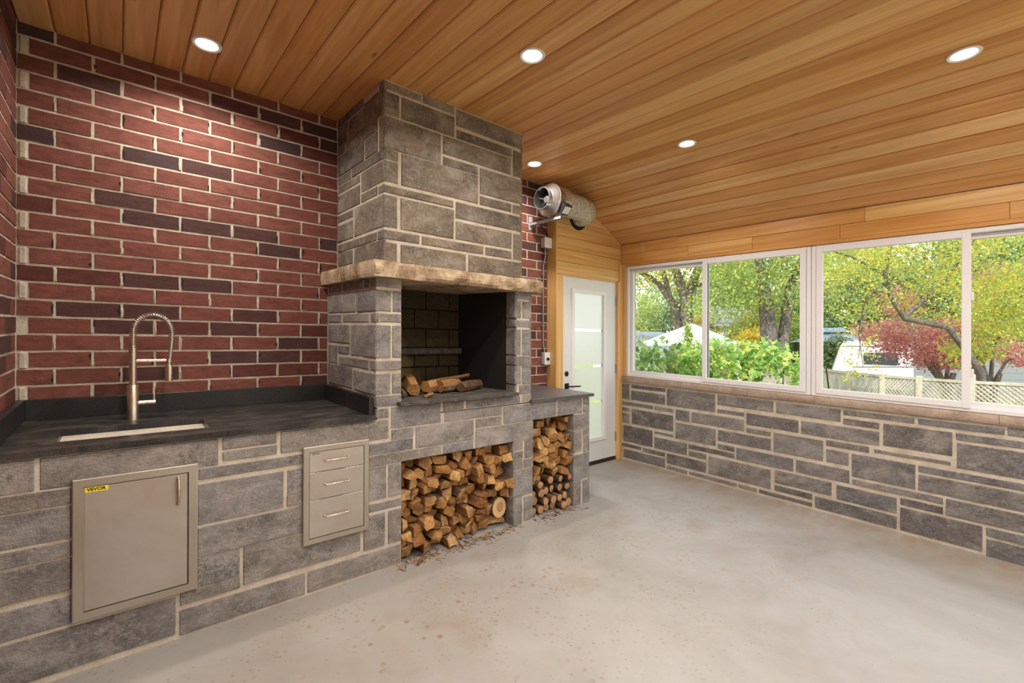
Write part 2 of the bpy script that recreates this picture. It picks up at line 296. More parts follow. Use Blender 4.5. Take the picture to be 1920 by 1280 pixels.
_t.l(_d.outputs[0], _m.inputs[1]); _t.l(_l.outputs[0], _m.inputs[2]); _t.l(_m.outputs[0], _t.out.inputs['Surface']); M['leaf_single'] = _t.m
M['trunk'] = sill_mat('tree_bark', (0.10, 0.085, 0.075), (0.24, 0.20, 0.175), 8)
M['grass'] = sill_mat('lawn_grass', (0.16, 0.24, 0.06), (0.34, 0.38, 0.12), 2)
M['pale_fence'] = sill_mat('weathered_pale_fence', (0.44, 0.385, 0.31), (0.62, 0.56, 0.47), 8)
M['brown_fence'] = sill_mat('weathered_brown_fence', (0.20, 0.15, 0.11), (0.36, 0.29, 0.22), 8)
M['paving'] = sill_mat('sunlit_paving', (0.26, 0.24, 0.20), (0.34, 0.31, 0.26), 1.5)
M['white_metal'] = plain('white_painted_sheet', (0.66, 0.66, 0.67), 0.4)
M['canvas'] = plain('white_roof_canvas', (0.45, 0.46, 0.49), 0.7)
M['blue_roof'] = plain('blue_grey_metal_roof', (0.34, 0.41, 0.47), 0.45)
M['dark_glass'] = plain('dark_window', (0.06, 0.065, 0.07), 0.1)
M['cable'] = plain('pale_overhead_cable', (0.70, 0.70, 0.68), 0.6)
M['siding'] = plain('pale_grey_siding', (0.26, 0.27, 0.29), 0.6)
M['shingle'] = plain('grey_shingle', (0.33, 0.34, 0.36), 0.9)

# ------------------------------------------------------------------ mesh helpers
OFF = {}
class MB:
    def __init__(s): s.v = []; s.f = []; s.mi = []
    def add(s, vs, fs, mi=0):
        b = len(s.v); s.v += [tuple(v) for v in vs]; s.f += [tuple(i + b for i in f) for f in fs]; s.mi += [mi] * len(fs); return s
    def box(s, x0, x1, y0, y1, z0, z1, mi=0, bev=0.0):
        if bev > 0:
            b = min(bev, (x1 - x0) / 2.01, (y1 - y0) / 2.01, (z1 - z0) / 2.01)
            vs = []; idx = {}
            for i, (X, sx) in enumerate(((x0, 1), (x1, -1))):
                for j, (Y, sy) in enumerate(((y0, 1), (y1, -1))):
                    for k, (Z, sz) in enumerate(((z0, 1), (z1, -1))):
                        idx[(i, j, k, 'x')] = len(vs); vs.append((X, Y + sy * b, Z + sz * b))
                        idx[(i, j, k, 'y')] = len(vs); vs.append((X + sx * b, Y, Z + sz * b))
                        idx[(i, j, k, 'z')] = len(vs); vs.append((X + sx * b, Y + sy * b, Z))
            g = lambda i, j, k, a: idx[(i, j, k, a)]
            fs = []
            for i in (0, 1): fs.append(tuple(g(i, j, k, 'x') for j, k in ((0, 0), (1, 0), (1, 1), (0, 1))))
            for j in (0, 1): fs.append(tuple(g(i, j, k, 'y') for i, k in ((0, 0), (1, 0), (1, 1), (0, 1))))
            for k in (0, 1): fs.append(tuple(g(i, j, k, 'z') for i, j in ((0, 0), (1, 0), (1, 1), (0, 1))))
            for i in (0, 1):
                for j in (0, 1): fs.append((g(i, j, 0, 'x'), g(i, j, 1, 'x'), g(i, j, 1, 'y'), g(i, j, 0, 'y')))
            for i in (0, 1):
                for k in (0, 1): fs.append((g(i, 0, k, 'x'), g(i, 1, k, 'x'), g(i, 1, k, 'z'), g(i, 0, k, 'z')))
            for j in (0, 1):
                for k in (0, 1): fs.append((g(0, j, k, 'y'), g(1, j, k, 'y'), g(1, j, k, 'z'), g(0, j, k, 'z')))
            for i in (0, 1):
                for j in (0, 1):
                    for k in (0, 1): fs.append((g(i, j, k, 'x'), g(i, j, k, 'y'), g(i, j, k, 'z')))
            return s.add(vs, fs, mi)
        vs = [(x, y, z) for x in (x0, x1) for y in (y0, y1) for z in (z0, z1)]
        return s.add(vs, [(0, 1, 3, 2), (4, 6, 7, 5), (0, 4, 5, 1), (2, 3, 7, 6), (0, 2, 6, 4), (1, 5, 7, 3)], mi)
    def tube(s, pts, r, n=10, mi=0, caps=True):
        pts = [Vector(p) for p in pts]; rr = r if isinstance(r, (list, tuple)) else [r] * len(pts)
        up = None; rings = []
        for i, p in enumerate(pts):
            t = (pts[min(i + 1, len(pts) - 1)] - pts[max(i - 1, 0)]).normalized()
            if up is None: up = t.orthogonal().normalized()
            up = (up - t * up.dot(t)).normalized(); sd = t.cross(up)
            rings.append([p + (up * math.cos(2 * PI * k / n) + sd * math.sin(2 * PI * k / n)) * rr[i] for k in range(n)])
        vs = [q for rg in rings for q in rg]; fs = []
        for i in range(len(pts) - 1):
            for k in range(n): fs.append((i * n + k, i * n + (k + 1) % n, (i + 1) * n + (k + 1) % n, (i + 1) * n + k))
        if caps: fs.append(tuple(range(n))[::-1]); fs.append(tuple((len(pts) - 1) * n + k for k in range(n)))
        return s.add(vs, fs, mi)
    def lathe(s, prof, c, ax, n=32, mi=0, mis=None):
        ax = Vector(ax).normalized(); a = ax.orthogonal().normalized(); b = ax.cross(a); c = Vector(c)
        vs = [c + ax * h + (a * math.cos(2 * PI * k / n) + b * math.sin(2 * PI * k / n)) * r for h, r in prof for k in range(n)]
        fs = []; base = len(s.v)
        for i in range(len(prof) - 1):
            fs = [(i * n + k, i * n + (k + 1) % n, (i + 1) * n + (k + 1) % n, (i + 1) * n + k) for k in range(n)]
            s.f += [tuple(q + base for q in f) for f in fs]; s.mi += [mis[i] if mis else mi] * n
        s.v += [tuple(v) for v in vs]; return s
    def prism(s, poly, f0, f1, mi=0):   # poly list; f0,f1 map (a,b)->3d
        n = len(poly); vs = [f0(*p) for p in poly] + [f1(*p) for p in poly]
        fs = [tuple(range(n))[::-1], tuple(range(n, 2 * n))] + [(k, (k + 1) % n, n + (k + 1) % n, n + k) for k in range(n)]
        return s.add(vs, fs, mi)
    def build(s, name, mats, parent=None, slope=True, smooth=False, **props):
        o_ = OFF.get(parent.name, Vector((0, 0, 0))) if parent else Vector((0, 0, 0))
        vs = s.v
        if slope: vs = [(x, y, z + K * y) for x, y, z in vs]
        if parent is not None: vs = [(x - o_[0], y - o_[1], z - o_[2]) for x, y, z in vs]
        me = D.meshes.new(name); me.from_pydata(vs, [], s.f)
        mats = mats if isinstance(mats, (list, tuple)) else [mats]
        for k in mats: me.materials.append(M[k])
        if len(mats) > 1: me.polygons.foreach_set('material_index', s.mi)
        if smooth: me.polygons.foreach_set('use_smooth', [True] * len(s.f))
        me.update()
        if smooth:
            me.set_sharp_from_angle(angle=math.radians(38))
        ob = D.objects.new(name, me); COL.objects.link(ob)
        if parent is not None: ob.parent = parent; OFF[ob.name] = o_
        for a, b in props.items(): ob[a] = b
        return ob
def thing(name, loc, label=None, category=None, group=None, kind=None, slope=True):
    ob = D.objects.new(name, None); COL.objects.link(ob)
    p = Vector(loc);
    if slope: p.z += K * p.y
    ob.location = p; ob.empty_display_size = 0.1; OFF[ob.name] = p
    for a, b in (('label', label), ('category', category), ('group', group), ('kind', kind)):
        if b: ob[a] = b
    return ob
def nz(x, y, z, s=1.0, k=0.0): return noise.noise(Vector((x * s + k, y * s, z * s)))
def slab(frame, u0, u1, z0, z1, d, nx=4, ny=3, rough=0.004, jit=0.003, inset=0.008, proud=0.0):
    """rock-faced block: frame(u, z, depth) -> xyz; depth 0 = back, d = face"""
    W = u1 - u0; H = z1 - z0; k = random.uniform(0, 100); ins = min(inset, W * 0.25, H * 0.25)
    mb = MB(); P = []
    for j in range(ny + 1):
        for i in range(nx + 1):
            fu = i / nx; fz = j / ny; edge = i in (0, nx) or j in (0, ny)
            if not edge:
                fu = lerp(ins / W, 1 - ins / W, (i - 1) / max(1, nx - 2)) if nx > 2 else 0.5
                fz = lerp(ins / H, 1 - ins / H, (j - 1) / max(1, ny - 2)) if ny > 2 else 0.5
            u = u0 + W * fu; z = z0 + H * fz
            if edge:
                dd = d - ins * 0.75; ju = nz(u, z, k, 25) * jit; jz = nz(z, u, k, 25, 9) * jit
                if i == 0: u += abs(ju)
                elif i == nx: u -= abs(ju)
                if j == 0: z += abs(jz)
                elif j == ny: z -= abs(jz)
                if 0 < i < nx: u = u0 + lerp(ins, W - ins, (i - 1) / max(1, nx - 2)) if nx > 2 else u
                if 0 < j < ny: z = z0 + lerp(ins, H - ins, (j - 1) / max(1, ny - 2)) if ny > 2 else z
            else: dd = d + proud + (abs(nz(u, z, k, 11)) * 1.7 if rough > .0016 else nz(u, z, k, 11)) * rough
            P.append(frame(u, z, dd))
    n = nx + 1; fs = [(j * n + i, j * n + i + 1, (j + 1) * n + i + 1, (j + 1) * n + i) for j in range(ny) for i in range(nx)]
    ring = [i for i in range(nx)] + [j * n + nx for j in range(ny)] + [ny * n + i for i in range(nx, 0, -1)] + [j * n for j in range(ny, 0, -1)]
    b = len(P)
    for r in ring:
        i, j = r % n, r // n
        P.append(frame(u0 + W * i / nx, z0 + H * j / ny, 0.0))
    L = len(ring); fs += [(ring[(q + 1) % L], ring[q], b + q, b + (q + 1) % L) for q in range(L)]
    mb.add(P, fs); return mb
# ------------------------------------------------------------------ measured sizes (metres)
H = 2.929; XC = 3.922; XR = 3.7527; YD = -0.124; XW = 4.834; HW = 2.471; LY = -0.808; YS = -5.2
def ceil_z(x): return H if x <= XC else H + (HW - H) * (x - XC) / (XW - XC)

# ------------------------------------------------------------------ setting: floor, ceiling
mb = MB(); mb.box(-0.25, XW + 0.25, YS - 0.2, 0.3, -0.12, 0.0)
mb.build('floor', 'concrete', kind='structure')
mb = MB()
for x0, x1 in ((-0.25, XC), (XC, XW + 0.35)):
    a, b = (H + 0.018, H + 0.018) if x1 <= XC else (H + 0.018, ceil_z(XW + 0.35) + 0.018)
    vs = [(x0, YS - 0.2, a), (x1, YS - 0.2, b), (x1, 0.3, b), (x0, 0.3, a)]
    vs += [(x, y, z + 0.2) for x, y, z in vs]
    mb.add(vs, [(0, 1, 2, 3), (7, 6, 5, 4), (0, 4, 5, 1), (1, 5, 6, 2), (2, 6, 7, 3), (3, 7, 4, 0)])
ceiling = mb.build('ceiling', 'backer', kind='structure')
PW = XC / 29
def ceiling_plank(x0, x1):
    za, zb = ceil_z(x0 + 1e-4), ceil_z(x1 - 1e-4); L = math.hypot(x1 - x0, zb - za); nx_, nz_ = -(zb - za) / L, (x1 - x0) / L
    tx, tz = (x1 - x0) / L, (zb - za) / L; y1 = 0.0 if x1 <= XR + 0.01 else YD
    prof = [(0.0012, 0.017), (0.0016, 0.007), (0.009, 0.0), (L - 0.009, 0.0), (L - 0.0016, 0.007), (L - 0.0012, 0.017)]
    f = lambda y: (lambda a, h: (x0 + tx * a + nx_ * h, y, za + tz * a + nz_ * h))
    MB().prism(prof, f(YS), f(y1)).build('plank', 'plank_y', ceiling)
for i in range(29): ceiling_plank(i * PW, (i + 1) * PW)
NS = 8
for i in range(NS): ceiling_plank(lerp(XC, XW, i / NS), lerp(XC, XW, (i + 1) / NS))

# ------------------------------------------------------------------ brick walls
BZ = 1.0927; BC = 0.08872
wall_n = MB().box(-0.2, XR, 0.004, 0.28, -0.1, H + 0.02).build('wall_north', 'mortar', kind='structure')
def brick(frame, u0, u1, k, mat, parent, T):
    z0 = BZ + k * BC + 0.0045; z1 = min(z0 + BC - 0.009, H + 0.01)
    if z1 - z0 < 0.02 or u1 - u0 < 0.03: return
    s = slab(frame, u0 + random.uniform(0, .003), u1 - random.uniform(0, .003), z0 + random.uniform(-.001, .001), z1, T, 6, 4, 0.0015, 0.006, 0.003, random.uniform(-.002, .0015))
    s.build('brick', mat, parent)
DARK = {20: {0: 'd'}, 19: {3: 'd', 4: 'd', 5: 'd'}, 18: {1: 'd', 3: 'm', 5: 'm', 6: 'd'}, 17: {4: 'd', 5: 'm'}, 14: {0: 'd', 2: 'd', 3: 'd'}, 11: {1: 'd'},
        10: {0: 'm', 2: 'd', 3: 'd', 4: 'd', 6: 'd'}, 9: {4: 'd'}, 6: {0: 'm', 1: 'm', 2: 'd', 3: 'd'}, 4: {1: 'd', 2: 'd', 4: 'd'},
        3: {1: 'd', 2: 'm', 3: 'd', 5: 'm'}, 2: {5: 'd'}, 1: {3: 'd', 4: 'd', 5: 'm'}, 0: {2: 'd', 4: 'm', 5: 'm'}, -1: {1: 'm', 5: 'd'}}
MN = {'d': 'brick_dark', 'm': 'brick_mid'}
fY = lambda Y, T: (lambda u, z, d: (u, Y + T - d, z))
fX = lambda X, T: (lambda u, z, d: (X + T - d, u, z))
for k in range(-3, 21):
    A = k % 2 == 1
    js = [0.285 + 0.267 * i for i in range(-1, 6)] if A else [0.138 + 0.267 * i for i in range(-1, 7)]
    js = [j for j in js if j > 0.03]
    ed = [0.042 if A else 0.0] + js
    xe = 1.60 if BZ + (k + 1) * BC > 1.80 else 1.535
    for n, u in enumerate(ed):
        u1 = ed[n + 1] if n + 1 < len(ed) else xe
        if u > xe - 0.03 or k < -1: continue
        u1 = min(u1, xe + 0.004)
        mt = MN.get(DARK.get(k, {}).get(n), 'brick_red')
        brick(fY(0, 0.02), u + (0.004 if n else 0), u1 - 0.004, k, mt, wall_n, 0.02)
    # strip of wall right of the chimney
    u = 2.70 + (0.10 if A else 0.235)
    lo = 2.70; st = [lo]
    while u < XR - 0.02: st.append(u); u += 0.267
    st.append(XR)
    
    for a, b in zip(st, st[1:]):
        r = random.random(); mt = 'brick_dark' if (k >= 18 and r < .55) or r < .16 else ('brick_mid' if r < .4 or k >= 17 else 'brick_red')
        brick(fY(0, 0.02), a + .004, b - .004, k, mt, wall_n, 0.02)
# toothed mortar fills in the corner and on the brick ends
mb = MB()
for k in range(-1, 21):
    if k % 2 == 1 and k != 3:
        z0 = BZ + k * BC
        mb.add(slab(fY(0, 0.012), 0.004, 0.040, z0 - 0.004, z0 + BC, 0.012 + 0.003, 4, 5, 0.005, 0.012, 0.01).v, slab(fY(0, 0.012), 0.004, 0.04, z0, z0 + BC, 0.012, 4, 5).f)
mb.build('mortar_fill', 'mortar', wall_n)
MB().box(0.002, 0.03, 0.0045, 0.0065, BZ + 3 * BC + .01, BZ + 4 * BC - .008).build('mortar_gap_shade', 'hole_shade', wall_n)  # dark plate, the shade of a missing mortar bit put into colour
mb = MB()
for k in range(0, 20):       # smeared mortar lumps on head joints
    for i in range(6):
        if random.random() < 0.6:
            u = (0.285 if k % 2 else 0.138) + 0.267 * i + random.uniform(-.004, .004)
            if u > 1.5: continue
            z0 = BZ + k * BC + .008; hh = random.uniform(.03, BC - .02); wd = random.uniform(.004, .009)
            s = slab(fY(0, 0.008), u - wd, u + wd * random.uniform(.6, 1.4), z0, z0 + hh, 0.0105, 4, 4, .002, .006, .004); mb.add(s.v, s.f)
mb.build('mortar_smear', 'mortar', wall_n, kind='stuff')
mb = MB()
for k in range(-1, 20):      # flat dark patches by the head joints, shade of broken brick cores painted in
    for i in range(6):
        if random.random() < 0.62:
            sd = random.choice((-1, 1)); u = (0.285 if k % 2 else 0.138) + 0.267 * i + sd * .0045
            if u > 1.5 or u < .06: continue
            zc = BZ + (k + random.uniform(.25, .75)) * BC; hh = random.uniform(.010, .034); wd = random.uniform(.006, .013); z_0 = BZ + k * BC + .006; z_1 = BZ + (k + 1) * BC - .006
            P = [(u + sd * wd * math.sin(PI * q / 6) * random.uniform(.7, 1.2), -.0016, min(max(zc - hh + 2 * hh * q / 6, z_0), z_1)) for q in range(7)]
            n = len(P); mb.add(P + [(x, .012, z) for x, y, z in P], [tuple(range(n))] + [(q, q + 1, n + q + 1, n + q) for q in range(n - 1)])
mb.build('core_hole_shade', 'hole_shade', wall_n, kind='stuff')

wall_w = MB().box(-0.28, -0.004, YS, 0.28, -0.1, H + 0.02).build('wall_west', 'mortar', kind='structure')
for k in range(-1, 21):
    off = 0.0 if k % 2 else 0.133
    ed = [0.0] + [-(off or 0.267) - 0.267 * i for i in range(5)]; ed = [max(e, -1.205) for e in ed]
    for a, b in zip(ed, ed[1:]):
        r = random.random(); mt = 'brick_dark' if r < .2 else ('brick_mid' if r < .35 else 'brick_red')
        brick(fX(0, 0.02) if False else (lambda u, z, d: (-0.02 + d, u, z)), b + .004, a - .004, k, mt, wall_w, 0.02)

def courses(frame, u0, u1, k0, k1, parent):
    mb = MB()
    for k in range(k0, k1):
        z0 = BZ + k * BC + .0045; z1 = min(z0 + BC - .009, H + .01)
        if z1 - z0 < .02: continue
        u = u0 - (.133 if k % 2 else 0)
        while u < u1 - .02:
            a, b = max(u, u0) + .004, min(u + .267, u1) - .004
            if b - a > .03: q = slab(frame, a, b, z0, z1, .02, 3, 3, .0, .0, .003, random.uniform(-.002, .001)); mb.add(q.v, q.f)
            u += .267
    mb.build('brick_courses', 'brick_red', parent, kind='stuff')
courses(lambda u, z, d: (-.02 + d, u, z), YS, -1.21, -12, 21, wall_w)
courses(lambda u, z, d: (-.02 + d, u, z), -1.21, -.80, -12, -1, wall_w)
courses(fY(0, .02), 3.455, XR, -12, -3, wall_n)
# ------------------------------------------------------------------ stone faces (u0, u1, z0, z1) read off the masonry
chimF= [[1.616,1.858,2.878,2.922],[1.867,2.105,2.878,2.955],[2.12,2.717,2.81,2.922],[1.616,1.703,2.727,2.861],[1.718,2.106,2.727,2.861],[2.123,2.609,2.727,2.785],[2.627,2.718,2.595,2.785],[1.617,2.002,2.521,2.715],[2.017,2.602,2.595,2.715],[2.018,2.302,2.521,2.575],[1.617,1.697,2.455,2.516],[1.614,1.697,2.319,2.447],[1.72,2.303,2.319,2.516],[2.32,2.715,2.397,2.575],[2.321,2.61,2.353,2.378],[1.609,2.098,2.254,2.297],[2.624,2.708,2.319,2.378],[2.12,2.708,2.188,2.297],[1.605,1.691,2.046,2.237],[1.716,2.101,2.046,2.237],[2.12,2.613,2.046,2.164],[2.631,2.706,1.973,2.164],[1.606,1.845,1.973,2.026],[1.864,2.352,1.973,2.026],[2.372,2.61,1.973,2.026],[1.604,1.69,1.839,1.952],[1.717,2.203,1.839,1.952],[2.226,2.707,1.839,1.952]]
chimS= [[-0.448,0.012,2.878,2.936],[-0.685,-0.47,2.862,2.885],[-0.785,-0.699,2.862,2.922],[-0.188,0.011,2.727,2.885],[-0.783,-0.212,2.727,2.861],[-0.135,-0.011,2.671,2.734],[-0.668,-0.16,2.654,2.734],[-0.776,-0.698,2.521,2.715],[-0.462,-0.012,2.521,2.66],[-0.672,-0.488,2.521,2.646],[-0.244,-0.013,2.455,2.516],[-0.776,-0.271,2.455,2.516],[-0.399,-0.014,2.397,2.447],[-0.4,-0.008,2.254,2.378],[-0.774,-0.425,2.319,2.447],[-0.668,-0.426,2.254,2.308],[-0.775,-0.686,2.254,2.297],[-0.283,0.006,2.188,2.237],[-0.284,0.013,2.046,2.164],[-0.765,-0.315,2.046,2.237],[-0.664,-0.014,1.973,2.026],[-0.762,-0.682,1.973,2.026],[-0.278,-0.014,1.871,1.967],[-0.763,-0.313,1.839,1.967]]
lowS= [[-0.255,-0.022,1.676,1.727],[-0.346,-0.28,1.676,1.727],[-0.613,-0.361,1.676,1.727],[-0.711,-0.635,1.676,1.727],[-0.812,-0.731,1.676,1.727],[-0.5,-0.012,1.534,1.657],[-0.816,-0.522,1.534,1.657],[-0.256,-0.013,1.468,1.519],[-0.701,-0.286,1.468,1.519],[-0.824,-0.74,1.468,1.519],[-0.402,-0.009,1.33,1.449],[-0.821,-0.428,1.258,1.449],[-0.183,-0.014,1.185,1.308],[-0.399,-0.203,1.258,1.308],[-0.703,-0.224,1.185,1.237],[-0.818,-0.726,1.185,1.237],[-0.45,-0.011,1.041,1.176],[-0.804,-0.479,1.041,1.162]]
pilL= [[1.545,1.703,1.676,1.737],[1.545,1.632,1.534,1.657],[1.644,1.696,1.534,1.657],[1.547,1.696,1.468,1.519],[1.546,1.63,1.258,1.449],[1.642,1.697,1.258,1.449],[1.547,1.696,1.185,1.237],[1.543,1.629,1.041,1.162],[1.641,1.696,1.041,1.162]]
pilR= [[2.622,2.766,1.676,1.727],[2.622,2.671,1.534,1.657],[2.687,2.769,1.534,1.657],[2.623,2.767,1.468,1.519],[2.623,2.669,1.266,1.449],[2.685,2.767,1.258,1.449],[2.624,2.768,1.185,1.249],[2.621,2.67,1.049,1.176],[2.686,2.768,1.041,1.176],[2.659,2.774,0.97,1.032]]
front= [[1.54,1.694,0.97,1.032],[1.541,1.619,0.905,0.956],[1.635,1.98,0.832,0.956],[1.999,2.159,0.905,0.956],[2.181,2.666,0.905,0.956],[2.691,2.774,0.905,0.956],[2.009,2.489,0.832,0.895],[2.26,2.489,0.764,0.822],[2.507,3.046,0.764,0.887],[3.067,3.362,0.764,0.887],[3.377,3.458,0.832,0.887],[3.377,3.454,0.764,0.83],[1.639,1.783,0.764,0.822],[1.8,2.239,0.691,0.822],[2.26,2.797,0.625,0.755],[1.497,1.78,0.691,0.755],[1.497,1.986,0.625,0.683],[2.0,2.239,0.625,0.683],[2.608,2.692,0.555,0.618],[2.711,2.792,0.483,0.618],[2.608,2.693,0.414,0.542],[2.705,2.792,0.414,0.473],[2.609,2.785,0.209,0.404],[2.61,2.688,-0.009,0.205],[2.706,2.784,0.014,0.193],[1.496,1.605,0.427,0.618],[1.618,1.702,0.427,0.618],[1.498,1.702,0.359,0.404],[1.618,1.7,0.148,0.342],[3.276,3.451,0.625,0.755],[3.265,3.355,0.443,0.618],[3.373,3.448,0.555,0.618],[3.379,3.449,0.414,0.552],[3.262,3.45,0.209,0.42],[3.263,3.349,0.148,0.205],[3.263,3.349,-0.009,0.146],[3.372,3.446,-0.009,0.193]]
cab_face= [[0.054,0.143,0.764,0.887],[0.054,0.248,0.691,0.755],[0.055,0.248,0.555,0.683],[0.055,0.249,0.483,0.542],[0.055,0.249,0.347,0.473],[0.055,0.249,0.209,0.322],[0.16,0.753,0.764,0.887],[0.055,0.591,0.026,0.193],[0.771,1.008,0.832,0.887],[0.771,1.009,0.778,0.822],[1.028,1.617,0.778,0.887],[0.677,1.133,0.707,0.755],[0.675,1.04,0.496,0.683],[1.059,1.131,0.555,0.683],[1.057,1.131,0.496,0.552],[0.674,1.132,0.347,0.483],[0.673,0.844,0.209,0.342],[0.608,0.846,0.148,0.205],[0.861,1.448,0.159,0.342],[1.468,1.597,0.148,0.342],[0.606,1.147,0.014,0.126],[1.161,1.699,0.014,0.126]]
win= [[-0.239,-0.123,0.694,0.866],[-0.694,-0.263,0.827,0.866],[-0.69,-0.264,0.694,0.798],[-1.233,-0.712,0.694,0.866],[-1.762,-1.258,0.77,0.866],[-1.51,-1.256,0.694,0.729],[-0.544,-0.123,0.624,0.661],[-0.788,-0.565,0.624,0.661],[-0.243,-0.124,0.556,0.59],[-0.243,-0.124,0.424,0.526],[-0.786,-0.273,0.424,0.59],[-0.967,-0.814,0.556,0.661],[-1.51,-0.991,0.556,0.661],[-1.961,-1.532,0.624,0.729],[-1.74,-1.533,0.556,0.59],[-0.142,-0.124,0.347,0.389],[-0.54,-0.163,0.211,0.389],[-0.789,-0.566,0.365,0.389],[-0.941,-0.566,0.211,0.326],[-1.241,-0.817,0.365,0.526],[-1.742,-1.265,0.424,0.526],[-1.423,-1.263,0.347,0.389],[-1.421,-0.961,0.284,0.326],[-1.147,-0.962,0.211,0.261],[-1.922,-1.442,0.284,0.389],[-0.398,-0.125,0.149,0.181],[-0.692,-0.419,0.136,0.181],[-0.693,-0.164,0.021,0.116],[-1.143,-0.714,0.08,0.181],[-0.945,-0.715,0.021,0.052],[-1.445,-0.969,0.021,0.052],[-1.741,-1.172,0.08,0.251],[-1.625,-1.463,0.021,0.052],[-2.066,-1.646,0.021,0.052],[-2.066,-1.774,0.08,0.127],[-2.265,-1.786,0.77,0.866],[-2.514,-1.983,0.624,0.729],[-2.145,-1.766,0.424,0.59],[-2.325,-1.946,0.284,0.389],[-2.205,-1.777,0.149,0.261],[-2.62,-2.089,0.021,0.116],[-2.62,-2.24,0.136,0.251],[-2.72,-2.285,0.827,0.866],[-2.514,-2.285,0.753,0.798],[-3.173,-2.743,0.827,0.866],[-3.259,-3.188,0.827,0.878],[-2.922,-2.541,0.633,0.798],[-3.259,-2.943,0.753,0.798],[-3.26,-2.947,0.556,0.729],[-2.452,-2.167,0.556,0.601],[-2.32,-2.167,0.424,0.526],[-2.914,-2.486,0.568,0.59],[-2.725,-2.343,0.347,0.526],[-3.26,-2.744,0.48,0.526],[-3.26,-2.744,0.347,0.462],[-2.875,-2.346,0.284,0.326],[-2.875,-2.642,0.211,0.261],[-3.26,-2.892,0.211,0.326],[-3.071,-2.642,0.021,0.191],[-3.26,-3.091,0.136,0.191],[-3.261,-3.092,0.001,0.116]]

chimF = [[2.321, 2.61, 2.319, 2.378] if s == [2.321, 2.61, 2.353, 2.378] else s for s in chimF]
def snapu(L, marks, tol=0.03):
    out = []
    for a, b, c, d in L:
        for mk in marks:
            if abs(a - mk) < tol: a = mk
            if abs(b - mk) < tol: b = mk
        out.append((a, b, c, d))
    return out
def lay(L, frame, mat, parent, T=0.014, rough=0.004, proud=-0.001):
    for a, b, c, d in L:
        if b - a < .012 or d - c < .012: continue
        W = b - a; a, b, c, d = a - .0022, b + .0022, c - .0022, d + .0022
        s = slab(frame, a, b, c, d, T, 5 if W > .35 else 4, 3, rough * random.uniform(.5, 1.6), 0.004, 0.0045, max(0.0, proud) + random.uniform(0, .0025))
        s.build('stone', mat, parent)
def ashlar(u0, u1, z0, z1, rows, seed):
    rr = random.Random(seed); out = []; zs = [z0]
    for h in rows:
        if zs[-1] + h < z1 - .02: zs.append(zs[-1] + h)
    zs.append(z1)
    for a, b in zip(zs, zs[1:]):
        u = u0
        while u < u1 - .05:
            e = min(u1, u + rr.uniform(.25, .65))
            if u1 - e < .12: e = u1
            out.append((u, e - .016 if e < u1 else e, a + .008, b - .008)); u = e
    return out

# ------------------------------------------------------------------ sink counter base
cb = thing('stone_counter_base', (0.77, -0.4, 0), 'long grey ledge stone counter base under the black sink worktop', 'counter')
MB().box(0.003, 1.50, LY + .0025, -0.004, 0.0, 0.894).build('mortar_core', 'mortar', cb)
cab = snapu([(0.006 if s[0] < .06 else s[0], s[1], s[2], s[3]) for s in cab_face], [])
extra = [(.262, .66, .215, .34), (.262, .66, .36, .53), (.262, .66, .55, .70)]
lay([s for s in cab if s[0] < 1.47], fY(LY, 0.014), 'stone', cb)

# ------------------------------------------------------------------ fireplace masonry
fp = thing('stone_fireplace', (2.45, -0.4, 0), 'tall grey stone wood-burning fireplace with a chimney breast and two firewood niches', 'fireplace')
mb = MB(); R0 = 0.0025
yb = LY + R0; NB = -0.30
def cbx(x0, x1, y0, y1, z0, z1): mb.box(x0, x1, y0, y1, z0, z1)
cbx(1.50, 1.703, yb, -.004, 0, .894); cbx(2.604, 2.796, yb, -.004, 0, .9); cbx(3.262, 3.44, yb, -.004, 0, .9)
cbx(1.703, 2.604, NB, -.004, 0, .9); cbx(1.703, 2.604, yb, NB, .6235, .9); cbx(2.796, 3.262, NB, -.004, 0, .9); cbx(2.796, 3.262, yb, NB, .765, .9)
cbx(1.549, 2.7715, yb, -.004, .894, .967)
cbx(1.5395, 1.699, yb, -.004, .967, 1.728); cbx(2.629, 2.7715, yb, -.004, .967, 1.728); cbx(1.699, 2.629, -.13, -.004, .967, 1.728)
cbx(1.6065, 2.7125, -.7635, -.004, 1.821, H + .02)
mb.build('mortar_core', 'mortar', fp)
lay(snapu(chimF, [1.604, 2.715]), fY(-.766, .014), 'stone_chim', fp)
lay([(max(a, -.766), min(b, -.002), c, d) for a, b, c, d in chimS], fX(1.604, .014), 'stone_chim', fp, rough=.003)
lay([(max(a, LY), min(b, -.002), c, d) for a, b, c, d in lowS], fX(1.537, .014), 'stone', fp)
lay(snapu(pilL, [1.537, 1.70], .014), fY(LY, .014), 'stone', fp)
lay(snapu(pilR, [2.617, 2.774], .014), fY(LY, .014), 'stone', fp)
fr = [s for s in front if not (s[0] < 1.5 and s[1] < 1.52)]
lay(snapu(fr, [1.703, 2.604, 2.796, 3.262, 3.452], .013), fY(LY, .014), 'stone', fp)
lay([s for s in cab if s[0] >= 1.47], fY(LY, .014), 'stone', fp)
lay([(LY, -.66, .008, .20), (LY, -.66, .212, .402), (LY, -.66, .415, .615), (-.645, -.31, .008, .40), (-.645, -.31, .415, .615)], lambda u, z, d: (2.604 + .012 - d, u, z), 'stone', fp)
lay([(LY, -.60, .008, .20), (LY, -.60, .212, .42), (LY, -.60, .44, .615), (LY, -.60, .63, .755)], lambda u, z, d: (3.262 + .012 - d, u, z), 'stone', fp)
lay([(LY, -.705, .97, 1.032), (LY, -.705, 1.045, 1.176), (LY, -.705, 1.189, 1.249), (LY, -.705, 1.262, 1.449), (LY, -.705, 1.468, 1.519), (LY, -.705, 1.534, 1.725)], lambda u, z, d: (2.617 + .012 - d, u, z), 'stone', fp)
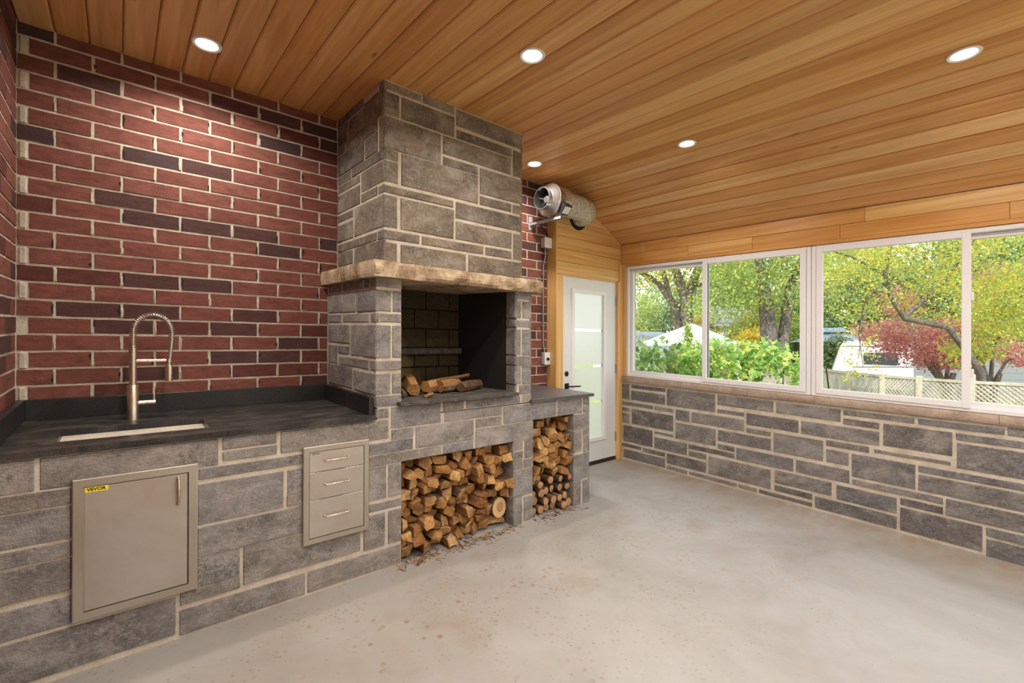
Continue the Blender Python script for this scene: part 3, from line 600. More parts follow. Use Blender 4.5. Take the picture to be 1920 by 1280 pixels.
lay(ashlar(LY, -.004, 0.005, .89, (.2, .22, .13, .2, .13), 5), lambda u, z, d: (3.44 + d, u, z), 'stone', fp)
lay(ashlar(LY, -.004, .97, 1.725, (.21, .06, .2, .07, .2), 6), lambda u, z, d: (2.76 + d, u, z), 'stone', fp)
lay(ashlar(-.766, -.004, 1.825, H, (.14, .06, .2, .07, .2, .06, .2, .13), 8), lambda u, z, d: (2.701 + d, u, z), 'stone_chim', fp)
# mantel: thick sandstone slab with a broken rock face, mitred to a return along the left side
def rough_slab(x0, x1, y0, y1, z0, z1, nx, face, amp, mi=0):
    mb = MB(); nzv = 5; G = []
    for i in range(nx + 1):
        for j in range(nzv + 1):
            fu, fz = i / nx, j / nzv; t = math.sin(PI * fz) ** .6
            if face == 'y':
                X = lerp(x0, x1, fu); Z = lerp(z0, z1, fz); n = nz(X, 0, Z * 1.5, 7) + .5 * nz(X, 5, Z, 21)
                G.append((X, y0 + .006 * (1 - t) - amp * n * t - amp * .35 * t, Z + (.004 * nz(X, 1, Z, 9) if j in (0, nzv) else 0)))
            else:
                Y = lerp(y0, y1, fu); Z = lerp(z0, z1, fz); n = nz(0, Y, Z * 1.5, 9) + .5 * nz(5, Y, Z, 27)
                G.append((x0 + .006 * (1 - t) - amp * n * t, Y, Z))
    n = nzv + 1; fs = [(i * n + j, i * n + j + 1, (i + 1) * n + j + 1, (i + 1) * n + j) for i in range(nx) for j in range(nzv)]
    b = len(G)
    for i in range(nx + 1):
        for Z in (z0, z1): G.append((lerp(x0, x1, i / nx), y1, Z) if face == 'y' else (x1, lerp(y0, y1, i / nx), Z))
    for i in range(nx):
        fs += [(i * n, (i + 1) * n, b + 2 * i + 2, b + 2 * i), (i * n + nzv, (i + 1) * n + nzv, b + 2 * i + 3, b + 2 * i + 1), (b + 2 * i, b + 2 * i + 1, b + 2 * i + 3, b + 2 * i + 2)]
    fs += [tuple(range(n)) + (b + 1, b), tuple(range(nx * n, nx * n + n)) + (b + 2 * nx + 1, b + 2 * nx)]
    return mb.add(G, fs)
rough_slab(1.490, 2.8155, -.883, -.70, 1.728, 1.821, 90, 'y', .026).build('mantel_shelf', 'mantel', fp)
rough_slab(1.4818, 1.64, -.8935, -.004, 1.728, 1.821, 40, 'x', .006).build('mantel_return', 'mantel', fp)
MB().box(1.64, 2.762, -.70, -.004, 1.728, 1.821).build('mantel_bed', 'mantel', fp)
# hearth slab and firebox lining
MB().box(1.671, 2.612, -.862, -.13, .967, .990, bev=.003).build('hearth_slab', 'ash', fp, label='ash-dusted dark hearth slab')
mb = MB(); BXL, BXR, BY = 1.79, 2.530, -.20
def quad3(a, b, z0, z1, t, mbq):
    (x0, y0), (x1, y1) = a, b; dx, dy = x1 - x0, y1 - y0; L = math.hypot(dx, dy); nx_, ny_ = -dy / L * t, dx / L * t
    vs = [(x0, y0, z0), (x1, y1, z0), (x1, y1, z1), (x0, y0, z1), (x0 + nx_, y0 + ny_, z0), (x1 + nx_, y1 + ny_, z0), (x1 + nx_, y1 + ny_, z1), (x0 + nx_, y0 + ny_, z1)]
    mbq.add(vs, [(0, 1, 2, 3), (7, 6, 5, 4), (0, 4, 5, 1), (1, 5, 6, 2), (2, 6, 7, 3), (3, 7, 4, 0)])
quad3((1.703, -.70), (BXL, BY), .99, 1.73, .02, mb); quad3((BXR, BY + .004), (2.618, -.705), .99, 1.73, -.006, mb); quad3((BXL, BY + .02), (BXR, BY + .02), .99, 1.73, .03, mb)
mb.build('firebox_lining', 'soot', fp)
for r in range(5):
    z0 = .992 + r * .149; u = BXL - (.1 if r % 2 else 0)
    while u < BXR - .02:
        a, b = max(u, BXL) + .003, min(u + .215, BXR) - .003
        if b - a > .03: slab(fY(BY, .02), a, b, z0 + .003, min(z0 + .143, 1.728), .02, 4, 3, .001, .002, .004).build('firebrick', 'firebrick', fp)
        u += .215
for r in range(5):      # side wall firebricks, soot black
    z0 = .992 + r * .149; L = math.hypot(2.618 - BXR, -.705 - BY); n = 3
    for i in range(n + (r % 2)):
        a = (i - .5 * (r % 2)) / n; b = a + 1 / n; a = max(a, 0) + .006; b = min(b, 1) - .006
        if b - a < .05: continue
        fr_ = lambda u, z, d: (lerp(BXR, 2.618, u) - d * .985 + .002, lerp(BY, -.705, u) - d * .17, z)
        slab(fr_, a, b, z0 + .003, min(z0 + .143, 1.728), .006, 4, 3, .001, .0, .003).build('firebrick', 'soot', fp)
MB().box(BXL, BXR, BY - .045, BY, 1.242, 1.288, bev=.006).build('grate_ledge', 'ash', fp)
# ------------------------------------------------------------------ granite tops
ct = thing('granite_worktop', (0.77, -0.42, 0.894), 'black granite worktop with upstands and a cut-out for the sink, on the long stone counter', 'worktop')
mb = MB(); sx0, sx1, sy0, sy1 = .195, .735, -.675, -.400
xs = [0.001, sx0, sx1, 1.533]; ys = [-.822, sy0, sy1, -.002]
for i in range(3):
    for j in range(3):
        if (i, j) != (1, 1): mb.box(xs[i], xs[i + 1], ys[j], ys[j + 1], .894, .921)
mb.build('worktop_slab', 'granite', ct)
MB().box(.034, 1.505, -.030, -.001, .921, 1.026, bev=.002).build('back_upstand', 'granite_v', ct)
MB().box(.001, .034, -.820, -.001, .921, 1.026, bev=.002).build('left_upstand', 'granite_v', ct)
MB().box(1.505, 1.536, -.787, -.001, .921, 1.026, bev=.002).build('right_upstand', 'granite_v', ct)
t = thing('side_worktop', (3.13, -.42, .894), 'grey granite slab on the short stone base beside the door', 'worktop')
mb = MB(); mb.box(2.762, 3.492, -.832, -.002, .897, .923, bev=.003); mb.build('worktop_slab', 'slate', t)
# sink
t = thing('sink', (.465, -.54, .70), 'stainless undermount sink sunk into the black granite worktop', 'sink')
def rrect(x0, x1, y0, y1, r, n=5):
    P = []
    for cx, cy, a0 in ((x1 - r, y1 - r, 0), (x0 + r, y1 - r, 90), (x0 + r, y0 + r, 180), (x1 - r, y0 + r, 270)):
        for k in range(n + 1):
            a = math.radians(a0 + 90 * k / n); P.append((cx + r * math.cos(a), cy + r * math.sin(a)))
    return P
mb = MB(); rings = []
for (ex, z, r) in ((.012, .893, .03), (0.0, .893, .025), (-.002, .70, .03), (-.02, .685, .02)):
    rings.append([(x, y, z) for x, y in rrect(sx0 - ex, sx1 + ex, sy0 - ex, sy1 + ex, r)])
n = len(rings[0]); mb.v = [p for rg in rings for p in rg]
mb.f = [(i * n + k, i * n + (k + 1) % n, (i + 1) * n + (k + 1) % n, (i + 1) * n + k) for i in range(3) for k in range(n)] + [tuple(3 * n + k for k in range(n))]
mb.mi = [0] * len(mb.f); bowl = mb.build('bowl', 'steel', t, smooth=True)
MB().lathe([(0, 0.0), (0, .03), (.004, .042), (.001, .045)], (.465, -.535, .686), (0, 0, 1), 24).build('drain', 'steel_dull', t, smooth=True)
# faucet
FX, FY = .450, -.2406
t = thing('faucet', (FX, FY, .921), 'tall brushed nickel spring-neck kitchen faucet standing behind the sink', 'faucet')
MB().lathe([(0, 0), (0, .026), (.006, .0255), (.178, .0245), (.182, .022), (.182, 0)], (FX, FY, .921), (0, 0, 1), 28).build('base_body', 'nickel', t, smooth=True)
MB().lathe([(0, .0165), (.145, .0165), (.145, .018)] + [q for i in range(9) for q in ((.145 + i * .006, .0185), (.148 + i * .006, .0185), (.148 + i * .006, .0165), (.151 + i * .006, .0165))] + [(.20, 0)], (FX, FY, 1.10), (0, 0, 1), 24).build('riser', 'nickel', t, smooth=True)
path = []; cx, cz, rx, rz = FX + .082, 1.375, .082, .098
path += [(FX, FY, 1.29), (FX, FY, 1.33)]
for k in range(17):
    a = PI - PI * k / 16; path.append((cx + rx * math.cos(a), FY - .0 - .012 * k / 16, cz + rz * math.sin(a)))
path += [(FX + .162, FY - .012, 1.32), (FX + .158, FY - .012, 1.27), (FX + .152, FY - .012, 1.205)]
hose = MB().tube(path, .0085, 12).build('hose', 'steel', t, smooth=True)
def resample(P, n):
    P = [Vector(p) for p in P]; Ls = [0]
    for a, b in zip(P, P[1:]): Ls.append(Ls[-1] + (b - a).length)
    out = []
    for i in range(n):
        d = Ls[-1] * i / (n - 1); j = max(0, min(len(P) - 2, next((q for q in range(len(Ls) - 1) if Ls[q + 1] >= d), len(P) - 2)))
        out.append(P[j].lerp(P[j + 1], (d - Ls[j]) / max(1e-9, Ls[j + 1] - Ls[j])))
    return out
RP = resample(path[:-2], 42 * 12); sp_ = []
for i, p in enumerate(RP):
    tn = (RP[min(i + 1, len(RP) - 1)] - RP[max(0, i - 1)]).normalized(); sd = Vector((0, 1, 0)); nn = tn.cross(sd).normalized(); a = 2 * PI * i / 12
    sp_.append(p + (sd * math.cos(a) + nn * math.sin(a)) * .0138)
MB().tube(sp_, .0026, 6).build('spring', 'nickel', t, smooth=True)
MB().lathe([(0, 0), (0, .0175), (.062, .0185), (.085, .0165), (.09, .010), (.105, .0085), (.105, 0)], (FX + .152, FY - .012, 1.118), (0, 0, 1), 24).build('spray_head', 'nickel', t, smooth=True)
MB().box(FX + .166, FX + .174, FY - .018, FY - .006, 1.14, 1.195, bev=.003).build('spray_lever', 'black_metal', t)
mb = MB(); mb.box(FX + .012, FX + .145, FY - .014, FY - .002, 1.221, 1.235, bev=.003)
mb.lathe([(-.008, .0135), (-.008, .011), (.008, .011), (.008, .0135), (-.008, .0135)], (FX + .152, FY - .012, 1.228), (0, 0, 1), 20); mb.build('docking_arm', 'nickel', t)
MB().tube([(FX + .02, FY, 1.005), (FX + .058, FY, 1.005)], .0135, 20).build('valve', 'nickel', t, smooth=True)
mb = MB(); mb.tube([(FX + .060, FY, 1.005), (FX + .094, FY, 1.005)], .0135, 20); mb.box(FX + .084, FX + .093, FY - .006, FY + .006, 1.01, 1.098, bev=.002); mb.build('handle', 'nickel', t, smooth=True)
# ------------------------------------------------------------------ stainless cabinet door
def frame_ring(mb, x0, x1, z0, z1, w, y0, y1, lip=.004):
    o4 = [(x0, z0), (x1, z0), (x1, z1), (x0, z1)]; i4 = [(x0 + w, z0 + w), (x1 - w, z0 + w), (x1 - w, z1 - w), (x0 + w, z1 - w)]
    vs = [(x, y1, z) for x, z in o4] + [(x, y0 + lip * .4, z) for x, z in o4] + [(x, y0, z) for x, z in [(lerp(a, c, .12), lerp(b, d, .12)) for (a, b), (c, d) in zip(o4, i4)]] + [(x, y0, z) for x, z in i4] + [(x, y1, z) for x, z in i4]
    fs = [(r * 4 + k, r * 4 + (k + 1) % 4, (r + 1) * 4 + (k + 1) % 4, (r + 1) * 4 + k) for r in range(4) for k in range(4)]
    mb.add(vs, fs); return mb
def text_part(body, name, size, loc, mat, parent, sx=1.0, bold=0.0):
    cu = D.curves.new(name, 'FONT'); cu.body = body; cu.size = size; cu.extrude = .0003; cu.offset = bold; cu.align_x = 'CENTER'; cu.align_y = 'CENTER'
    tmp = D.objects.new('tmp', cu); COL.objects.link(tmp); bpy.context.view_layer.update()
    me = D.meshes.new_from_object(tmp.evaluated_get(bpy.context.evaluated_depsgraph_get())); D.objects.remove(tmp)
    vs = [(loc[0] + v.co.x * sx, loc[1] - v.co.z, loc[2] + v.co.y) for v in me.vertices]; fs = [tuple(p.vertices) for p in me.polygons]; D.meshes.remove(me)
    return MB().add(vs, fs).build(name, mat, parent)
t = thing('access_door', (.46, -.82, .5), 'large stainless steel access door with a yellow sticker, set in the stone below the sink', 'cabinet door')
frame_ring(MB(), .251, .671, .213, .789, .034, -.829, LY + .02).build('frame', 'steel_dull', t)
MB().box(.286, .636, LY + .002, LY + .012, .248, .754).build('recess', 'hole_shade', t)
dp = MB().box(.2885, .6330, -.8265, -.812, .250, .752, bev=.001).build('door', 'steel', t)
mb = MB(); hx = .598
mb.tube([(hx, -.828, .733), (hx, -.846, .729), (hx, -.853, .70), (hx, -.856, .676), (hx, -.853, .65), (hx, -.846, .624), (hx, -.828, .620)], [.006, .006, .0055, .0085, .0055, .006, .006], 12)
for z in (.733, .620): mb.box(hx - .007, hx + .007, -.831, -.826, z - .008, z + .008, bev=.002)
mb.build('handle', 'nickel', dp, smooth=True)
st = MB().box(.2895, .362, -.8273, -.8264, .731, .7515).build('sticker', 'yellow', dp)
text_part('VEVOR', 'lettering', .0175, (.3245, -.8275, .7415), 'ink', dp, 1.05, .0006)
MB().tube([(.2865, -.826, .25), (.2865, -.826, .752)], .0022, 8).build('hinge', 'steel_dull', t)
t = thing('drawer_unit', (1.31, -.82, .53), 'stainless steel unit of three stacked drawers set in the stone right of the access door', 'drawers')
frame_ring(MB(), 1.131, 1.490, .274, .793, .029, -.829, LY + .02).build('frame', 'steel_dull', t)
MB().box(1.16, 1.461, LY + .002, LY + .012, .303, .764).build('recess', 'hole_shade', t)
for z0, z1, hz in ((.6545, .761, .713), (.5065, .6515, .5835), (.306, .5035, .412)):
    d = MB().box(1.1625, 1.4585, -.8265, -.812, z0, z1, bev=.0008).build('drawer', 'steel', t)
    MB().tube([(1.242, -.826, hz), (1.240, -.845, hz), (1.246, -.849, hz), (1.366, -.849, hz), (1.372, -.845, hz), (1.370, -.826, hz)], .0048, 10).build('handle', 'nickel', d, smooth=True)
    if z0 > .6: text_part('VEVOR', 'lettering', .0125, (1.194, -.827, .7515), 'ink', d, 1.0, .0002)

# ------------------------------------------------------------------ door wall (boards), door
wd = MB(); yb_ = YD + .018
def wallbox(mbq, x0, x1, z0, z1):   # back plane following the roof slope
    za, zb = min(z1, ceil_z(x0) + .01), min(z1, ceil_z(x1) + .01)
    vs = [(x0, yb_, z0), (x1, yb_, z0), (x1, yb_, zb), (x0, yb_, za)]; vs += [(x, yb_ + .10, z) for x, y, z in vs]
    mbq.add(vs, [(0, 1, 2, 3), (7, 6, 5, 4), (0, 4, 5, 1), (1, 5, 6, 2), (2, 6, 7, 3), (3, 7, 4, 0)])
wallbox(wd, XR, 3.857, 0, 9); wallbox(wd, 3.857, XC, 2.03, 9); wallbox(wd, XC, XW + .1, 2.03, 9); wallbox(wd, 4.745, XW + .1, 0, 2.03)
wd.box(XR, XR + .05, yb_, .27, 0, H)
wne = wd.build('wall_northeast', 'backer', kind='structure')
z = 2.0345
while z < H:
    z1 = z + .1305; xr = XW - .004
    if z1 > HW:
        xe0 = min(xr, XC + (H - z) / (H - HW) * (XW - XC)); xe1 = min(xr, XC + (H - z1) / (H - HW) * (XW - XC)) if z1 < H else XC
    else: xe0 = xe1 = xr
    z1c = min(z1, H)
    cn_ = [(xr, HW)] if z < HW < z1 else []
    poly = [(XR + .002, z + .001), (xe0 + (.012 if xe0 < xr else 0), z + .001)] + cn_ + [(xe1 + (.012 if xe1 < xr else 0), z1c - .001), (XR + .002, z1c - .001)]
    mb = MB(); mb.prism(poly, lambda a, b: (a, YD + .005, b), lambda a, b: (a, yb_, b)); sh = .004
    poly2 = [(XR + .002, z + sh), (xe0 + (.010 if xe0 < xr else 0), z + sh)] + cn_ + [(xe1 + (.010 if xe1 < xr else 0), z1c - sh), (XR + .002, z1c - sh)]
    v0 = len(mb.v); mb.v += [(a, YD, b) for a, b in poly2]; n4 = len(poly2); mb.f += [tuple(range(v0, v0 + n4))] + [(k, (k + 1) % n4, v0 + (k + 1) % n4, v0 + k) for k in range(n4)]; mb.mi += [0] * (n4 + 1)
    mb.build('board', 'plank_x', wne); z += .1305
MB().box(XR - .006, XR + .012, YD - .004, -.001, 0, H - .002, bev=.002).build('trim_1', 'post_z', kind='structure')
MB().box(XR + .012, 3.852, YD - .004, YD + .016, 0, 2.033, bev=.002).build('trim_2', 'post_z', kind='structure')
MB().box(4.742, 4.772, YD - .030, YD + .02, 0.0, 2.033, bev=.003).build('trim_3', 'post_z', kind='structure')
MB().box(4.776, 4.829, YD - .022, YD + .02, 0.0, 2.24, bev=.003).build('trim_4', 'post_z', kind='structure')
MB().box(3.852, 4.742, YD + .004, YD + .09, 2.022, 2.04).build('trim_5', 'post_z', kind='structure')
dr = thing('door_1', (4.3, YD, 0), kind='structure')
dy0, dy1 = YD + .006, YD + .05
mb = MB(); gx0, gx1, gz0, gz1 = 4.030, 4.510, .298, 1.862
mb.box(3.860, gx0 - .02, dy0, dy1, .042, 2.020); mb.box(gx1 + .02, 4.737, dy0, dy1, .042, 2.020); mb.box(gx0 - .02, gx1 + .02, dy0, dy1, .042, gz0 - .02); mb.box(gx0 - .02, gx1 + .02, dy0, dy1, gz1 + .02, 2.020)
mb.build('door_leaf', 'door_paint', dr)
mb = MB()
def ringY(mbq, x0, x1, z0, z1, w, ya, yb2, mi=0):
    mbq.box(x0, x0 + w, ya, yb2, z0, z1, mi); mbq.box(x1 - w, x1, ya, yb2, z0, z1, mi); mbq.box(x0 + w, x1 - w, ya, yb2, z0, z0 + w, mi); mbq.box(x0 + w, x1 - w, ya, yb2, z1 - w, z1, mi)
frame_ring(mb, gx0 - .045, gx1 + .045, gz0 - .042, gz1 + .042, .042, dy0 - .012, dy0 + .01)
mb.build('glass_frame', 'white_vinyl', dr)
bands = [(1.458, 1.484), (1.065, 1.094), (.672, .700)]; zs = [gz0] + [q for b in sorted(bands) for q in b] + [gz1]
for i in range(0, len(zs), 2): MB().box(gx0 - .004, gx1 + .004, dy0 + .012, dy0 + .018, zs[i], zs[i + 1]).build('frosted_pane', 'frosted', dr)
for a, b in bands: MB().box(gx0 - .004, gx1 + .004, dy0 + .012, dy0 + .018, a, b).build('clear_band', 'glass', dr)
MB().lathe([(0, 0), (0, .028), (.006, .027), (.010, .022), (.011, .0)], (3.914, dy0, 1.013), (0, -1, 0), 24).build('deadbolt', 'black_metal', dr, smooth=True)
MB().box(3.912, 3.917, dy0 - .022, dy0 - .008, 1.0, 1.026).build('thumb_turn', 'black_metal', dr)
h = MB().box(3.885, 3.945, dy0 - .009, dy0, .855, .915, bev=.002).build('lever_plate', 'black_metal', dr)
MB().tube([(3.915, dy0 - .006, .885), (3.915, dy0 - .052, .885), (3.935, dy0 - .060, .885), (4.06, dy0 - .060, .882)], .0085, 12).build('lever_handle', 'black_metal', dr, smooth=True)
for hz in (1.82, 1.04, .27): MB().box(4.728, 4.742, dy0 - .012, dy0 + .004, hz - .05, hz + .05, bev=.003).build('hinge', 'hinge', dr)
MB().box(3.857, 4.742, YD + .002, YD + .06, .0, .036).build('threshold', 'rubber', dr)

# ------------------------------------------------------------------ window wall
mb = MB(); mb.box(XW + .0025, XW + .2, YS, YD + .09, -.1, .893); mb.box(XW + .012, XW + .2, YS, .0, 2.244, HW + .05); mb.box(XW + .012, XW + .2, -.186, YD + .09, .893, 2.25)
we = mb.build('wall_east', 'mortar', kind='structure')
win2 = [(-3.62 if a < -3.2 else a, min(b, YD - .002), c, d) for a, b, c, d in win]
lay(win2, lambda u, z, d: (XW + .014 - d, u, z), 'stone_win', we, rough=.003)
lay([(a, b, c, d) for a, b, c, d in ashlar(YS, -3.64, .015, .875, (.13, .2, .22, .13, .2), 11)], lambda u, z, d: (XW + .014 - d, u, z), 'stone_win', we, rough=.003)
ysl = [YD - .024, -1.55, -3.15, YS]
for a, b in zip(ysl, ysl[1:]): rough_slab(XW - .022, XW + .10, b + .001, a - .001, .893, .953, 12, 'x', .002).build('trim_6', 'sill', kind='structure')
for z0, z1, js in ((2.359, HW - .001, [YD, -.45, -.817, -2.423, -3.6, YS]), (2.246, 2.357, [YD, -.95, -1.581, -2.259, -3.193, YS])):
    for a, b in zip(js, js[1:]): MB().box(XW - .004, XW + .014, b + .0006, a - .0006, z0, z1, bev=.003).build('board', 'plank_hdr', we)
# wooden jambs and head around the glazing
MB().box(XW - .004, XW + .09, -.186, YD - .0, .955, 2.244, bev=.002).build('trim_7', 'post_z', kind='structure')
MB().box(XW - .006, XW + .09, YS, -.186, 2.216, 2.246, bev=.002).build('trim_8', 'plank_hdr', kind='structure')
def window(n, ya, yb3, near_right):
    """two-panel slider: ya = far (left) edge, yb3 = near (right) edge; near_right: room-side sash on the right"""
    t = thing('window_%d' % n, (XW, (ya + yb3) / 2, .953), kind='structure')
    z0, z1 = .955, 2.214; mbf = MB(); xa, xb = XW + .004, XW + .085
    def bar(y0, y1, za, zb, x0=xa, x1=xb, m=mbf, bv=.004): m.box(x0, x1, y0, y1, za, zb, bev=bv)
    bar(ya - .034, ya, z0, z1); bar(yb3, yb3 + .034, z0, z1); bar(yb3 + .034, ya - .034, z1 - .034, z1); bar(yb3 + .034, ya - .034, z0, z0 + .034)
    for dx in (.010, .030): mbf.box(XW + .004 + dx, XW + .012 + dx, yb3 + .034, ya - .034, z0 + .034, z0 + .042)
    mbf.build('frame', 'white_vinyl', t)
    mid = (ya + yb3) / 2
    for side in (0, 1):
        y1_, y0_ = (ya - .036, mid - .02) if side == 0 else (mid + .02, yb3 + .036)
        room = (side == 1) == near_right; x0 = XW + (-.004 if room else .040); x1 = x0 + .034; s_ = MB(); w_ = .046 if room else .034
        zz0, zz1 = z0 + .036, z1 - .036
        if room: zz0 -= .014; zz1 += .020
        s_.box(x0, x1, y1_ - w_, y1_, zz0, zz1, bev=.004); s_.box(x0, x1, y0_, y0_ + w_, zz0, zz1, bev=.004)
        s_.box(x0, x1, y0_ + w_, y1_ - w_, zz1 - w_, zz1, bev=.004); s_.box(x0, x1, y0_ + w_, y1_ - w_, zz0, zz0 + w_, bev=.004)
        so = s_.build('sash', 'white_vinyl', t)
        MB().box(x0 + .014, x0 + .018, y0_ + w_ - .004, y1_ - w_ + .004, zz0 + w_ - .004, zz1 - w_ + .004).build('glass_pane', 'glass', so)
        if room:
            ey = y1_ - w_ if near_right else y0_ + w_ - .012
            MB().box(x0 + .020, x0 + .050, ey, ey + .012, zz0 + w_, zz1 - w_).build('edge_seal', 'track', so)
            if not near_right:
                for lz in (1.22, 1.75): MB().box(x0 + .012, x0 + .03, y0_ - .014, y0_, lz - .03, lz + .03, bev=.004).build('latch', 'white_plastic', so)
window(1, -.190, -2.052, True)
window(2, -2.056, -3.93, False)
window(3, -3.935, -5.15, True)
# rear of the room (behind the camera): low wall, posts, sliding window
mb = MB(); mb.box(0, XW, YS - .15, YS, 0, .9); mb.box(0, XW, YS - .15, YS, 2.25, H + .02); mb.box(0, .6, YS - .15, YS, .9, 2.25); mb.box(2.1, 2.5, YS - .15, YS, .9, 2.25); mb.box(4.3, XW, YS - .15, YS, .9, 2.25)
mb.build('wall_south', 'plank_x', kind='structure')
# ------------------------------------------------------------------ duct fan, foil duct, wiring
fc = Vector((3.50, -.275, 2.688)); ax = (1, 0, 0)
t = thing('duct_fan', (3.50, -.275, 2.688), 'grey round inline duct fan with a dark fan wheel, mounted high beside the chimney', 'fan')
MB().lathe([(-.105, .098), (-.105, .104), (-.085, .104), (-.085, .099), (-.058, .101), (-.054, .106), (-.048, .108), (-.020, .149), (-.006, .156), (.006, .156), (.030, .146), (.075, .108), (.11, .103), (.11, .098), (.07, .100), (.0, .09), (-.05, .092), (-.105, .098)], fc, ax, 48, mis=[0]*12 + [1] * 5).build('housing', ['galv', 'black_metal'], t, smooth=True)  # inner faces near-black, the shade inside the inlet put into colour
MB().lathe([(-.008, .156), (-.008, .159), (.008, .159), (.008, .156)], fc, ax, 48).build('band', 'steel', t, smooth=True)
mb = MB(); mb.lathe([(-.045, 0), (-.045, .030), (-.040, .034), (.02, .034), (.02, .0)], fc, ax, 28)
mb.build('motor_hub', 'hub', t, smooth=True)
mb = MB()
for k in range(7):
    a = 2 * PI * k / 7; c0 = Vector((0, math.cos(a), math.sin(a))); c1 = Vector((0, math.cos(a + .5), math.sin(a + .5)))
    p = [fc + c0 * .03 + Vector((-.02, 0, 0)), fc + c1 * .088 + Vector((-.02, 0, 0)), fc + c1 * .088 + Vector((.02, 0, 0)), fc + c0 * .03 + Vector((.02, 0, 0))]
    q = [v + Vector((0, -.002, .002)) for v in p]; mb.add(p + q, [(0, 1, 2, 3), (7, 6, 5, 4), (0, 4, 5, 1), (1, 5, 6, 2), (2, 6, 7, 3), (3, 7, 4, 0)])
mb.lathe([(.02, .03), (.022, .09), (.026, .09), (.024, .03)], fc, ax, 28)
mb.build('fan_wheel', 'hinge', t, smooth=False)
mb = MB()
for a in (.3, 2.4, 4.5): mb.tube([fc + Vector((-.03, .03 * math.cos(a), .03 * math.sin(a))), fc + Vector((-.05, .094 * math.cos(a), .094 * math.sin(a)))], .004, 6)
mb.build('guard_spoke', 'galv', t)
# terminal box hung off the lower right of the housing
bx = MB(); bc = Vector((3.56, -.42, 2.592)); A = Vector((1, 0, 0)); B = Vector((0, -.75, -.66)).normalized(); Cc_ = A.cross(B)
def obox(mbq, c, a, b, c2, ha, hb, hc, mi=0):
    vs = [c + a * (i * ha) + b * (j * hb) + c2 * (k * hc) for i in (-1, 1) for j in (-1, 1) for k in (-1, 1)]
    mbq.add(vs, [(0, 1, 3, 2), (4, 6, 7, 5), (0, 4, 5, 1), (2, 3, 7, 6), (0, 2, 6, 4), (1, 5, 7, 3)], mi)
obox(bx, bc, A, B, Cc_, .050, .030, .048); tb = bx.build('terminal_box', 'black_metal', t)
bx = MB(); obox(bx, bc + B * .0305, A, B, Cc_, .042, .0008, .036); bx.build('rating_label', 'label_white', tb)
mb = MB(); mb.box(3.49, 3.53, -.43, -.002, 2.512, 2.516); mb.box(3.49, 3.494, -.43, -.002, 2.490, 2.516); mb.box(3.526, 3.53, -.43, -.002, 2.490, 2.516); mb.box(3.485, 3.535, -.006, -.001, 2.45, 2.58); mb.box(3.495, 3.525, -.30, -.25, 2.512, 2.545)
mb.build('bracket', 'paint_grey', t)
mb = MB(); mb.tube([(3.56, -.40, 2.55), (3.55, -.36, 2.505), (3.56, -.15, 2.50), (3.60, -.05, 2.50), (3.70, -.03, 2.46), (3.715, -.03, 2.42), (3.70, -.03, 2.39)], .0055, 8); mb.build('power_cable', 'black_metal', t, smooth=True)
t = thing('foil_duct', (3.85, -.27, 2.69), 'crinkled silver foil duct running from the fan into the wooden wall', 'duct')
dp_ = [(3.585, -.275, 2.688), (3.63, -.275, 2.69), (3.70, -.275, 2.693), (3.78, -.278, 2.694), (3.86, -.282, 2.692), (3.94, -.280, 2.688), (4.01, -.265, 2.684), (4.06, -.235, 2.680), (4.085, -.195, 2.677), (4.092, -.155, 2.675), (4.094, -.126, 2.674)]
mb = MB(); P = resample(dp_, 56); rr = [.110 + (.0035 if i % 2 else -.001) + .004 * nz(i * .3, 0, 0, 1) + (.008 * math.sin(PI * i / 55)) for i in range(56)]
mb.tube(P, rr, 30, caps=False)
mb.v = [(x + .006 * nz(x, y, z, 16), y + .006 * nz(y, z, x, 16), z + .006 * nz(z, x, y, 16)) for x, y, z in mb.v]
mb.build('duct_sleeve', 'foil', t)
MB().lathe([(0, .113), (0, .117), (.012, .117), (.012, .113)], (3.596, -.275, 2.688), ax, 36).build('clamp', 'steel', t, smooth=True)
MB().lathe([(0, 0), (0, .135), (.004, .135)], (4.075, YD - .004, 2.655), (0, 1, 0), 36).build('wall_hole_shade', 'hole_shade', t)  # flat dark disc on the boards, shade of the duct hole painted in
t = thing('junction_box', (3.70, -.03, 2.34), 'small pale grey electrical junction box under the duct fan', 'electrical box')
MB().box(3.650, 3.748, -.062, -.001, 2.292, 2.392, bev=.004).build('box', 'grey_box', t); MB().box(3.648, 3.750, -.066, -.062, 2.290, 2.394, bev=.002).build('cover', 'white_plastic', t)
MB().box(3.690, 3.708, -.070, -.066, 2.325, 2.350, bev=.002).build('toggle', 'label_white', t)
t = thing('conduit', (3.676, -.02, 1.76), 'thin metal conduit pipe running down the brick wall from the junction box', 'pipe')
MB().tube([(3.690, -.030, 2.291), (3.690, -.030, 2.20), (3.678, -.014, 2.12), (3.676, -.013, 1.62), (3.676, -.013, 1.32), (3.690, -.022, 1.23)], .0085, 12).build('pipe', 'hinge', t, smooth=True)
for z_ in (1.50, 2.02): MB().box(3.660, 3.692, -.025, -.001, z_ - .008, z_ + .008, bev=.003).build('strap', 'hinge', t)
t = thing('speed_switch', (3.703, -.03, 1.17), 'grey switch box with a black knob at the foot of the conduit', 'switch')
MB().box(3.667, 3.741, -.048, -.001, 1.110, 1.230, bev=.004).build('box', 'grey_box', t); MB().box(3.665, 3.743, -.053, -.048, 1.108, 1.232, bev=.002).build('cover', 'white_plastic', t)
MB().lathe([(0, 0), (0, .017), (.014, .015), (.015, 0)], (3.705, -.053, 1.165), (0, -1, 0), 20).build('knob', 'black_metal', t, smooth=True)

